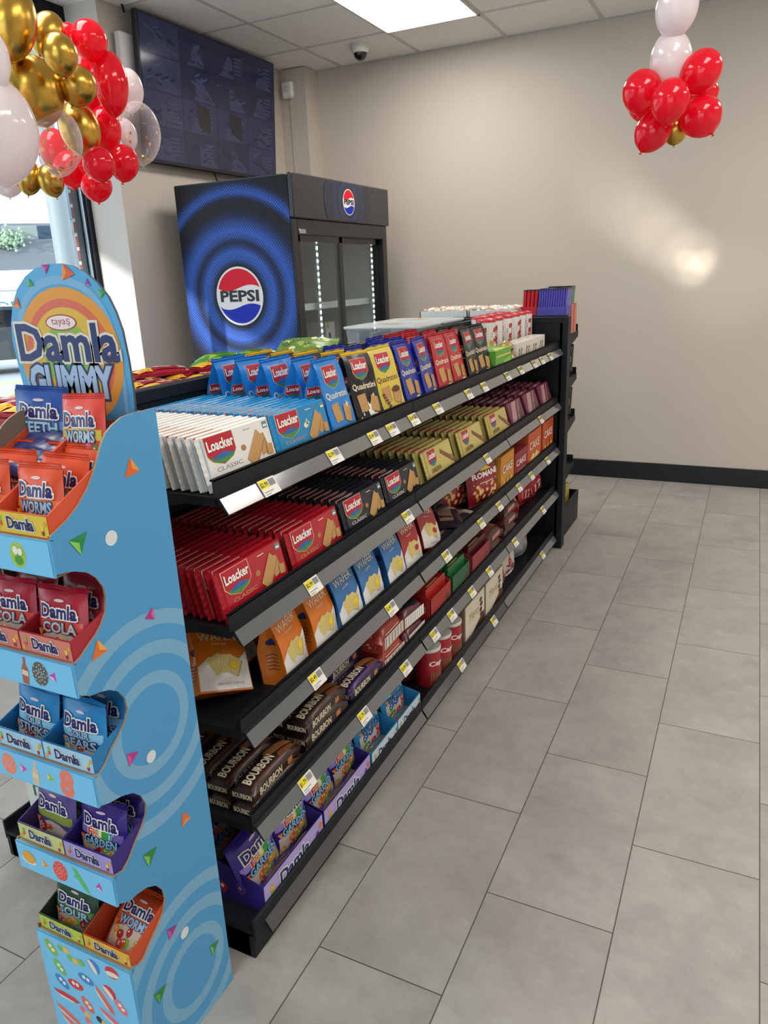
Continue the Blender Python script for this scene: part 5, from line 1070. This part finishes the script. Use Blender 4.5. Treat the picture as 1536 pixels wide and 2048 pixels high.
# navy folded bags and two upright ones in the top tier
def fold_deco(T, F, E, w, d, h): pass
NB = flatpack('#1f2a66', .115, .05, .016, fold_deco, 'gummy_bag', .005)
for k in range(4): put(NB, (xl + .0, DYF + .105 + k * .024, LEV[0] + .068 + .010 * k), (.35, 0, random.uniform(-.1, .1)), 'navy blue candy bag lying folded in the left of the top tier, %s of four' % ['front', 'second', 'third', 'rear'][k], 'gummy bag', 'folded navy candy bags')
TB = gummy('#27509c', '#4f86c8', 'TEETH', '#a8cfe8', ['#e8e8e8', '#3a9a4a', '#f0f0f0'], w=.125, h=.125, t=.02, seed=21, wr=.003, win='#8fb0d8')
p = at(75, 830, 1, .875); put(TB, (p.x, .875, p.z - .085), (-.12, .02, .05), 'navy and blue upright candy bag with white teeth lettering, before the header card', 'gummy bag')
WB = gummy('#d8483c', '#d8c04a', 'WORMS', '#a9c8e0', ['#c8243c', '#3a9a4a', '#e8c33a'], w=.112, h=.125, t=.02, seed=22, wr=.003, win='#c83a4a')
p = at(163, 860, 1, .85); put(WB, (p.x, .845, p.z - .075), (-.18, -.06, -.12), 'red and yellow upright worm-candy bag leaning before the header card at the right', 'gummy bag')
# ================================================================== stock on the far side of the shelving (seen over and beside)
LS = 1.125
def crt(c, w, d, h, nm='display_tray'):
    b = MB(); b.box(-w / 2, w / 2, -d / 2, d / 2, 0, h, card(c), .001); return b.build(nm)
CT = crt('#8c1c2c', .26, .33, .07)
for k, y in enumerate((1.185, 1.455, 1.725)): put(CT, (-1.475, y, LS), (0, 0, 0), 'low maroon carton under the loose packs on the far side of the top rail, %s of three' % ['nearest', 'middle', 'farthest'][k], 'display tray', 'low cartons under the loose packs')
def rdk(T, F, E, w, d, h):
    T.rect(w * .02, d * .05, w * .3, d * .95, mat('#e8b81c', .3), 1, 4); T.rect(w * .3, d * .1, w * .8, d * .9, mat('#a3182c', .3), 1, 4); T.text('ülker', w * .38, d * .3, w * .34, d * .4, CREAM, 2, .02); T.rect(w * .82, d * .1, w * .97, d * .9, mat('#b9b0a6', .3), 1, 3)
RY = flatpack('#a3182c', .15, .055, .022, rdk, 'snack_bar', .003)
n = 0
for j, x in enumerate((-1.33, -1.395, -1.46, -1.525, -1.59)):
    for i, y in enumerate((1.12, 1.285, 1.45, 1.615)):
        put(RY, (x, y, LS + .071), (0, 0, R90 + random.uniform(-.12, .12)), 'small maroon and yellow snack bar lying loose on the far side of the top rail', 'snack bar', 'maroon and yellow snack bars lying loose'); n += 1
for i, (y, x) in enumerate(((1.55, -1.43), (1.70, -1.36), (1.40, -1.55))): put(RY, (x, y, LS + .094), (0, 0, R90 + random.uniform(-.5, .5)), 'small maroon and yellow snack bar lying on top of the others', 'snack bar', 'maroon and yellow snack bars on top')
def gp_(S, w, h): S.rect(w * .05, h * .1, w * .95, h * .3, mat('#a8c93c', .3), 1, 4); S.ell(w * .5, h * .6, w * .2, h * .14, mat('#3f7a1c', .3), 1)
GP = pillow('#4f9a24', .15, .11, .05, gp_, seed=14)
for k, (x, y, a) in enumerate(((-1.40, 1.77, .2), (-1.50, 1.84, -.1), (-1.42, 1.93, .1))): put(GP, (x, y, LS + .085), (-1.45, .0, a), 'bright green snack bag lying on the far side of the top rail, %s of three' % ['nearest', 'leftmost', 'farthest'][k], 'snack bag', 'bright green snack bags')
def gp2(S, w, h): candies(S, w * .1, h * .1, w * .9, h * .9, ['#c9d86a', '#3f6a24', '#8aa83c', '#e0e3a8'], 24, .012, 1)
GP2 = pillow('#6a8f3a', .22, .15, .06, gp2, seed=15)
put(GP2, (-1.42, 2.25, LS + .055), (-1.2, 0, .3), 'speckled green snack bag behind the black pouches with yellow tops', 'snack bag')
# clear lidded tubs
def tub(lab, x, y, w, d, h, z0):
    t = tag(empty('plastic_tub', (x, y, z0)), lab, 'plastic tub', 'clear lidded plastic tubs'); m = bpy.data.materials.get('clear_plastic')
    if not m:
        m = bpy.data.materials.new('clear_plastic'); m.use_nodes = True; nt_ = m.node_tree; nt_.nodes.clear(); o = N(nt_, 'ShaderNodeOutputMaterial'); t_ = N(nt_, 'ShaderNodeBsdfTransparent'); g = N(nt_, 'ShaderNodeBsdfPrincipled'); g.inputs['Base Color'].default_value = lin('#dfe8f0'); g.inputs['Roughness'].default_value = .15
        mx = N(nt_, 'ShaderNodeMixShader'); mx.inputs[0].default_value = .22; nt_.links.new(t_.outputs[0], mx.inputs[1]); nt_.links.new(g.outputs[0], mx.inputs[2]); nt_.links.new(mx.outputs[0], o.inputs[0])
    b = MB(); ww, dd = w / 2, d / 2; k = .9
    o1 = [(-ww * k, -dd * k, 0), (ww * k, -dd * k, 0), (ww * k, dd * k, 0), (-ww * k, dd * k, 0)]; o2 = [(-ww, -dd, h), (ww, -dd, h), (ww, dd, h), (-ww, dd, h)]
    b.add(o1 + o2, [(0, 3, 2, 1), (0, 1, 5, 4), (1, 2, 6, 5), (2, 3, 7, 6), (3, 0, 4, 7)], m); b.build('tub', t)
    b = MB(); b.box(-ww - .006, ww + .006, -dd - .006, dd + .006, h - .008, h + .004, mat('#eef3f6', .25, alpha=.6), .003); b.box(-ww * .8, ww * .8, -dd * .8, dd * .8, h + .004, h + .007, mat('#f4f7f8', .25, alpha=.6), .001); S = Surf(b, lambda u, v: (u, v, h + .0075)); S.rect(-.03, -.03, .03, .02, mat('#c9b04a', .4), 1); b.build('lid', t)
    b = MB(); rr = random.Random(int(x * -50 + y * 10))
    for q in range(9): xx = -ww * .75 + (q % 5) * ww * .38; b.box(xx - .004, xx + .012, -dd * .8, dd * .8, .003, h * rr.uniform(.5, .8), mat('#b9c4cf', .2, alpha=.6), .002)
    tag(b.build('wrapped_contents', t))
tub('clear lidded plastic tub on the far side of the shelving, before the white trays', -1.46, 3.10, .36, .24, .11, LS + .003); tub('second clear lidded plastic tub, nearer the end panel', -1.46, 3.40, .36, .24, .11, LS + .003)
# white trays of sweets on the end cap top
def wtray(lab, x, y, w, d, z0, s):
    t = tag(empty('sweets_tray', (x, y, z0)), lab, 'tray', 'white trays of wrapped sweets'); m = card('#dfe3e3'); h = .035; b = MB()
    b.box(-w / 2, w / 2, -d / 2, d / 2, 0, .003, m); b.box(-w / 2, w / 2, -d / 2, -d / 2 + .004, 0, h, m); b.box(-w / 2, w / 2, d / 2 - .004, d / 2, 0, h + .01, m); b.box(-w / 2, -w / 2 + .004, -d / 2, d / 2, 0, h, m); b.box(w / 2 - .004, w / 2, -d / 2, d / 2, 0, h, m); b.build('tray', t)
    b = MB(); rr = random.Random(s)
    for q in range(110):
        c = (rr.uniform(-w * .45, w * .45), rr.uniform(-d * .42, d * .42), rr.uniform(.01, .042)); b.lathe([(.002, -.008), (.013, -.004), (.015, .001), (.011, .006), (.002, .009)], gloss(rr.choice(['#e8cdb4', '#f0e0d0', '#c9a58a', '#f2ece4'])), 7, c)
    tag(b.build('wrapped_sweets', t), 'heap of small beige wrapped sweets', kind='stuff')
for k, (x, y) in enumerate(((-1.50, 3.91), (-1.22, 3.91), (-1.50, 4.09), (-1.22, 4.09))):
    wtray('white open tray heaped with beige wrapped sweets on the end cap, %s' % ['near left', 'near right', 'far left', 'far right'][k], x, y, .27, .17, 1.223, k)
ec = [o for o in bpy.data.objects if o.name == 'end_cap_shelving'][0]
b = MB(); b.box(-.42, .40, .03, .40, 1.208, 1.2215, K1); b.build('top_deck', ec)
# bar boxes at the right end of the cap
def barstand(lab, x, y, w, d, hb, c, cb, n, ht, g):
    t = tag(empty('display_box', (x, y, 1.2225)), lab, 'display box'); b = MB(); m = card(c)
    b.box(-w / 2, w / 2, -d / 2, -d / 2 + .002, 0, hb, m); b.box(-w / 2, w / 2, d / 2 - .002, d / 2, 0, hb, m); b.box(-w / 2, -w / 2 + .002, -d / 2, d / 2, 0, hb, m); b.box(w / 2 - .002, w / 2, -d / 2, d / 2, 0, hb, m); b.box(-w / 2, w / 2, -d / 2, d / 2, 0, .002, m); b.build('tray', t)
    pb = None; b = MB(); th = (w - .006) / n * .8; b.box(-th / 2, th / 2, -d * .42, d * .42, 0, ht, foil(cb), .002); b.box(-th / 2 - .0005, th / 2 + .0005, -d * .42, d * .42, ht * .93, ht, mat('#23262c', .3)); pb = b.build('chocolate_bar')
    for k in range(n): put(pb, (x - w / 2 + .003 + (k + .5) * (w - .006) / n, y, 1.226), (0, .06, 0), '%s chocolate bar standing upright, %s from the left in its box on the end cap' % (g, ORD[k] if k else 'first'), 'chocolate bar', '%s upright chocolate bars' % g)
barstand('red open box of upright bars on top of the end cap', -1.045, 3.92, .085, .11, .045, '#c4182c', '#c8202c', 4, .125, 'red')
barstand('violet-blue open box of upright bars on top of the end cap', -.925, 3.905, .15, .12, .045, '#4a45a8', '#5650b8', 12, .13, 'violet')
barstand('green open box of upright bars at the far right corner of the end cap top', -.93, 4.06, .13, .11, .04, '#2a6a50', '#1d6a4a', 7, .135, 'green')
# end cap stock seen from the side
def lb(F, L, T, w, d, h): F.rect(w * .1, h * .2, w * .9, h * .7, CREAM, 1)
SB2 = carton('#d0705c', .05, .05, .15, None, '#8fae6a')
for k, y in enumerate((3.92, 3.99, 4.06)): put(SB2, (-.885, y + .06, 1.121), (0, 0, 0), 'salmon pink upright carton on the top end cap shelf, %s' % ['nearest', 'middle', 'farthest'][k], 'carton', 'salmon cartons on the end cap')
DB = pillow('#16171b', .13, .15, .06, lambda S, w, h: S.ell(w * .5, h * .5, w * .3, h * .2, mat('#8d8f93', .3), 1), seed=17)
for k, (y, zz) in enumerate(((4.02, .886), (4.14, .886), (4.02, .651), (4.14, .651))): put(DB, (-.93, y, zz + .012), (-.1, .1, .7), 'black foil snack bag on the %s end cap shelf, %s' % (['second', 'third'][k // 2], ['nearer the upright', 'nearer the edge'][k % 2]), 'snack bag', 'black bags on the end cap')
GB2 = pillow('#a08a3c', .16, .14, .06, lambda S, w, h: S.ell(w * .5, h * .5, w * .3, h * .2, mat('#3b2a1c', .3), 1), seed=18)
put(GB2, (-.93, 4.15, .125), (-.3, .3, .9), 'crumpled gold snack bag on the base of the end cap', 'snack bag'); put(DB, (-.93, 3.98, .125), (-.1, .1, .7), 'black foil snack bag on the base of the end cap beside the gold bag', 'snack bag', 'black bags on the end cap')
# left face of the shelving, seen past the display stand
def hz(F, L, T, w, d, h):
    F.text('Ha', w * .12, h * .50, w * .34, h * .36, mat('#2f6a4a', .5), 1); F.poly([(w * .70, .002), (w - .001, .002), (w - .001, h * .98), (w * .78, h * .92), (w * .73, h * .6), (w * .80, h * .35)], mat('#2c7aa8', .4), 1); F.text('21', w * .84, h * .66, w * .11, h * .13, WHITE, 2, .02)
    for k in range(7): q = F.sub(w * .5, h * .24, k * .9); q.poly([(0, -.001), (.022, 0), (0, .002)], mat('#1f5a3a', .5), 1)
    F.rect(w * .04, h * .1, w * .2, h * .28, mat('#3a8ab0', .4), 1)
HB = carton('#dfe3df', .24, .10, .20, hz)
for k, x in enumerate((-1.615, -1.50)): put(HB, (x if False else -1.50, 1.10 + .11 * k, BZ), (0, 0, 0), 'white carton with green script and a blue wave on the near base shelf, %s' % ['front one', 'one behind'][k], 'carton', 'white cartons with a blue wave')
def slot(F, L, T, w, d, h): pass
cl = MB()
t = tag(empty('clear_food_box', (-1.50, 1.14, .30)), 'clear clamshell box of brown biscuits behind the sky-blue stand', 'food box', None)
b = MB(); b.box(-.10, .10, -.07, .07, .04, .055, mat('#a87c54', .6), .004); b.box(-.09, .09, -.06, .06, .055, .07, mat('#8a6240', .6), .004); b.build('biscuits', t)
b = MB(); b.box(-.12, .12, -.085, .085, .0, .038, mat('#4a4652', .3, alpha=.9), .006); b.build('tray', t)
b = MB(); b.box(-.12, .12, -.085, .085, .072, .084, mat('#dfe3e6', .15, alpha=.35), .005); b.build('lid', t)
# ================================================================== balloons
def latex(h, tr=.25):
    m, nt, b = nodes('balloon_latex'); b.inputs['Base Color'].default_value = lin(h); b.inputs['Roughness'].default_value = .12; b.inputs['Coat Weight'].default_value = .5; b.inputs['Coat Roughness'].default_value = .04
    o = nt.nodes['Material Output']; t = N(nt, 'ShaderNodeBsdfTranslucent'); t.inputs[0].default_value = lin(h); mx = N(nt, 'ShaderNodeMixShader'); mx.inputs[0].default_value = tr
    nt.links.new(b.outputs[0], mx.inputs[1]); nt.links.new(t.outputs[0], mx.inputs[2]); nt.links.new(mx.outputs[0], o.inputs[0]); return m
def clearb():
    m = bpy.data.materials.new('clear_balloon'); m.use_nodes = True; nt = m.node_tree; nt.nodes.clear(); o = N(nt, 'ShaderNodeOutputMaterial'); t = N(nt, 'ShaderNodeBsdfTransparent'); t.inputs[0].default_value = (.97, .95, .96, 1)
    g = N(nt, 'ShaderNodeBsdfPrincipled'); g.inputs['Base Color'].default_value = lin('#e6dfe4'); g.inputs['Roughness'].default_value = .08
    lw = N(nt, 'ShaderNodeLayerWeight'); lw.inputs[0].default_value = .35; f = math_(nt, 'ADD', math_(nt, 'MULTIPLY', lw.outputs['Facing'], .55), .07)
    mx = N(nt, 'ShaderNodeMixShader'); nt.links.new(f, mx.inputs[0]); nt.links.new(t.outputs[0], mx.inputs[1]); nt.links.new(g.outputs[0], mx.inputs[2]); nt.links.new(mx.outputs[0], o.inputs[0]); return m
BR = latex('#f71535', .45); BW = latex('#f6ecee', .35); BGd = mat('#cba24a', .27, 1, 0); BC = clearb(); FL = mat('#e8c33a', .2, .9)
BMAT = {'red': BR, 'white': BW, 'gold': BGd, 'clear': BC}
PROTO = {}
def balloon(kind, px, py, rx, ry, ang, dist, lab, grp, knot=True):
    """rx, ry: half sizes in the photograph's pixels at that distance; long axis leans by ang"""
    if kind not in PROTO:
        b = MB(); prof = [(.001, 1.0)] + [(math.sin(t) * (1 if math.cos(t) > 0 else 1 - .10 * math.cos(t) ** 2), math.cos(t) if math.cos(t) > 0 else math.cos(t) * 1.06) for t in [PI * i / 22 for i in range(1, 21)]] + [(.10, -1.07), (.03, -1.10)]
        b.lathe(prof[::-1], BMAT[kind], 36, cap=False); o = b.build('balloon')
        b = MB(); b.lathe([(.02, -1.20), (.10, -1.19), (.04, -1.13), (.045, -1.09)], BMAT[kind], 12); b.build('knot', o)
        if kind == 'clear':
            b = MB(); rr = random.Random(5)
            for q in range(46):
                th = rr.uniform(0, 2 * PI); ph = rr.gauss(-.9, .5) if q % 3 else rr.uniform(-1.2, 1.2); r = .97; c = Vector((r * math.cos(ph) * math.cos(th), r * math.cos(ph) * math.sin(th), r * math.sin(ph)))
                n = c.normalized(); a = n.cross(Vector((0, 0, 1))).normalized(); e = n.cross(a); s = .06
                b.add([c + (a * math.cos(k * PI / 3) + e * math.sin(k * PI / 3)) * s for k in range(6)] + [c - n * .01 + (a * math.cos(k * PI / 3) + e * math.sin(k * PI / 3)) * s for k in range(6)], [tuple(range(6)), tuple(range(11, 5, -1))] + [(k, (k + 1) % 6, 6 + (k + 1) % 6, 6 + k) for k in range(6)], FL)
            tag(b.build('confetti', o), 'gold confetti flakes inside the balloon', kind='stuff')
        PROTO[kind] = o
    p = far(px, py, dist); k = dist / FPX * (FPX / math.sqrt(FPX ** 2 + (px - 768) ** 2 + (py - 1024) ** 2)); 
    o = put(PROTO[kind], p, (0, 0, 0), lab, 'balloon', grp)
    k *= 1.0; f = (768 - px) ** 2 + (1024 - py) ** 2; st = 1
    rx_, ry_ = rx * k, ry * k
    # lean: roll about the viewing direction of the room (y axis mostly), then spin
    d = Vector((p.x, p.y, 0)).normalized(); q = Matrix.Rotation(ang, 4, d)
    o.rotation_mode = 'XYZ'; o.rotation_euler = q.to_euler(); o.scale = (rx_, rx_, ry_)
    return o
GA = 'balloons of the garland at the top left'; GC = 'balloons of the hanging cluster at the right'
BL = [('gold', 20, 45, 50, 72, .3, 2.25, 'largest chrome gold balloon in the very top left corner'), ('gold', 95, 68, 33, 42, .5, 2.40, 'chrome gold balloon partly behind the small round gold one, upper left garland'), ('gold', 120, 108, 34, 38, 0, 2.18, 'small round chrome gold balloon in front, upper part of the garland'),
      ('gold', 68, 180, 56, 63, -.2, 2.30, 'large chrome gold balloon in the middle of the garland above the big white one'), ('gold', 155, 171, 37, 38, .4, 2.30, 'chrome gold balloon beside the large red balloons'), ('gold', 160, 258, 39, 51, -.15, 2.42, 'chrome gold balloon behind the clear confetti balloon'),
      ('gold', 58, 355, 25, 32, .2, 2.45, 'small gold balloon at the bottom of the garland, left of two'), ('gold', 101, 361, 25, 30, -.2, 2.42, 'small gold balloon at the bottom of the garland, right of two'), ('white', -8, 260, 79, 98, 0, 2.12, 'biggest white balloon cut by the left edge of the picture'), ('white', -8, 118, 26, 50, 0, 2.10, 'white balloon at the left edge above the biggest white one'),
      ('white', 14, 362, 31, 29, 0, 2.50, 'pale white balloon below the biggest white one'), ('clear', 116, 284, 47, 61, .15, 2.28, 'clear balloon with gold confetti beside the biggest white balloon'), ('red', 178, 80, 35, 37, 0, 2.42, 'round red balloon at the top of the red group'), ('red', 137, 68, 20, 20, 0, 2.62, 'small red balloon behind the uppermost gold balloons'),
      ('red', 222, 166, 33, 57, 0, 2.42, 'large upright red balloon beside the half-hidden white one'), ('red', 176, 156, 34, 54, 0, 2.56, 'large red balloon behind the gold ones'), ('red', 210, 258, 31, 41, 0, 2.50, 'red balloon in the middle of the garland left of the clear balloon'), ('red', 198, 328, 31, 32, 0, 2.30, 'round red balloon in the lower garland, middle of three'), ('red', 248, 326, 29, 34, .2, 2.42, 'round red balloon at the lower right end of the garland'),
      ('red', 193, 372, 30, 29, 0, 2.52, 'lowest red balloon of the garland'), ('red', 143, 338, 34, 34, 0, 2.62, 'red balloon at the bottom behind the confetti balloon'), ('white', 258, 180, 28, 39, 0, 2.62, 'pale white balloon half hidden behind the large upright red one'), ('white', 248, 272, 26, 33, 0, 2.70, 'pale white balloon seen through the clear balloon'), ('clear', 279, 265, 41, 56, 0, 2.52, 'clear balloon with gold confetti at the right end of the garland, before the television'),
      ('red', 148, 235, 30, 60, 0, 2.75, 'red balloon deep inside the garland'), ('white', 132, 215, 22, 26, 0, 2.5, 'small white balloon peeking between two gold ones'), ('red', 110, 300, 30, 40, 0, 2.70, 'red balloon seen through the clear confetti balloon')]
for a in BL: balloon(*a, GA)
BR_ = [('white', 1354, 14, 41, 53, .12, 2.40, 'upper white balloon of the hanging cluster, cut by the top edge'), ('white', 1342, 120, 40, 53, -.06, 2.40, 'lower white balloon of the hanging cluster'), ('red', 1284, 183, 38, 40, .1, 2.36, 'leftmost red balloon of the hanging cluster'), ('red', 1341, 201, 37, 41, .1, 2.27, 'front middle red balloon of the hanging cluster'),
       ('red', 1402, 143, 38, 42, .7, 2.36, 'highest red balloon of the hanging cluster'), ('red', 1402, 233, 40, 38, -.6, 2.36, 'lower right red balloon of the hanging cluster'), ('red', 1306, 262, 35, 39, .5, 2.38, 'lowest red balloon of the hanging cluster, at its left'), ('red', 1290, 210, 32, 30, 0, 2.5, 'red balloon hidden behind the leftmost one of the cluster'), ('red', 1406, 185, 30, 28, 0, 2.5, 'red balloon hidden behind the two right ones of the cluster'), ('gold', 1350, 258, 26, 28, 0, 2.42, 'dull gold balloon at the bottom of the hanging cluster')]
for a in BR_: balloon(*a, GC)
p = far(1354, 14, 2.40); b = MB(); b.tube([(p.x, p.y, p.z + .08), (p.x, p.y, HZ)], .0015, WHITE, 5); tag(b.build('balloon_string'), 'thin white string holding the balloon cluster from the ceiling', 'string')
p = far(24, 20, 2.5); b = MB(); b.tube([(p.x, p.y, p.z - .25), (p.x, p.y, HZ)], .0015, WHITE, 5); tag(b.build('balloon_string'), 'thin string holding the balloon garland from the ceiling at the left', 'string')
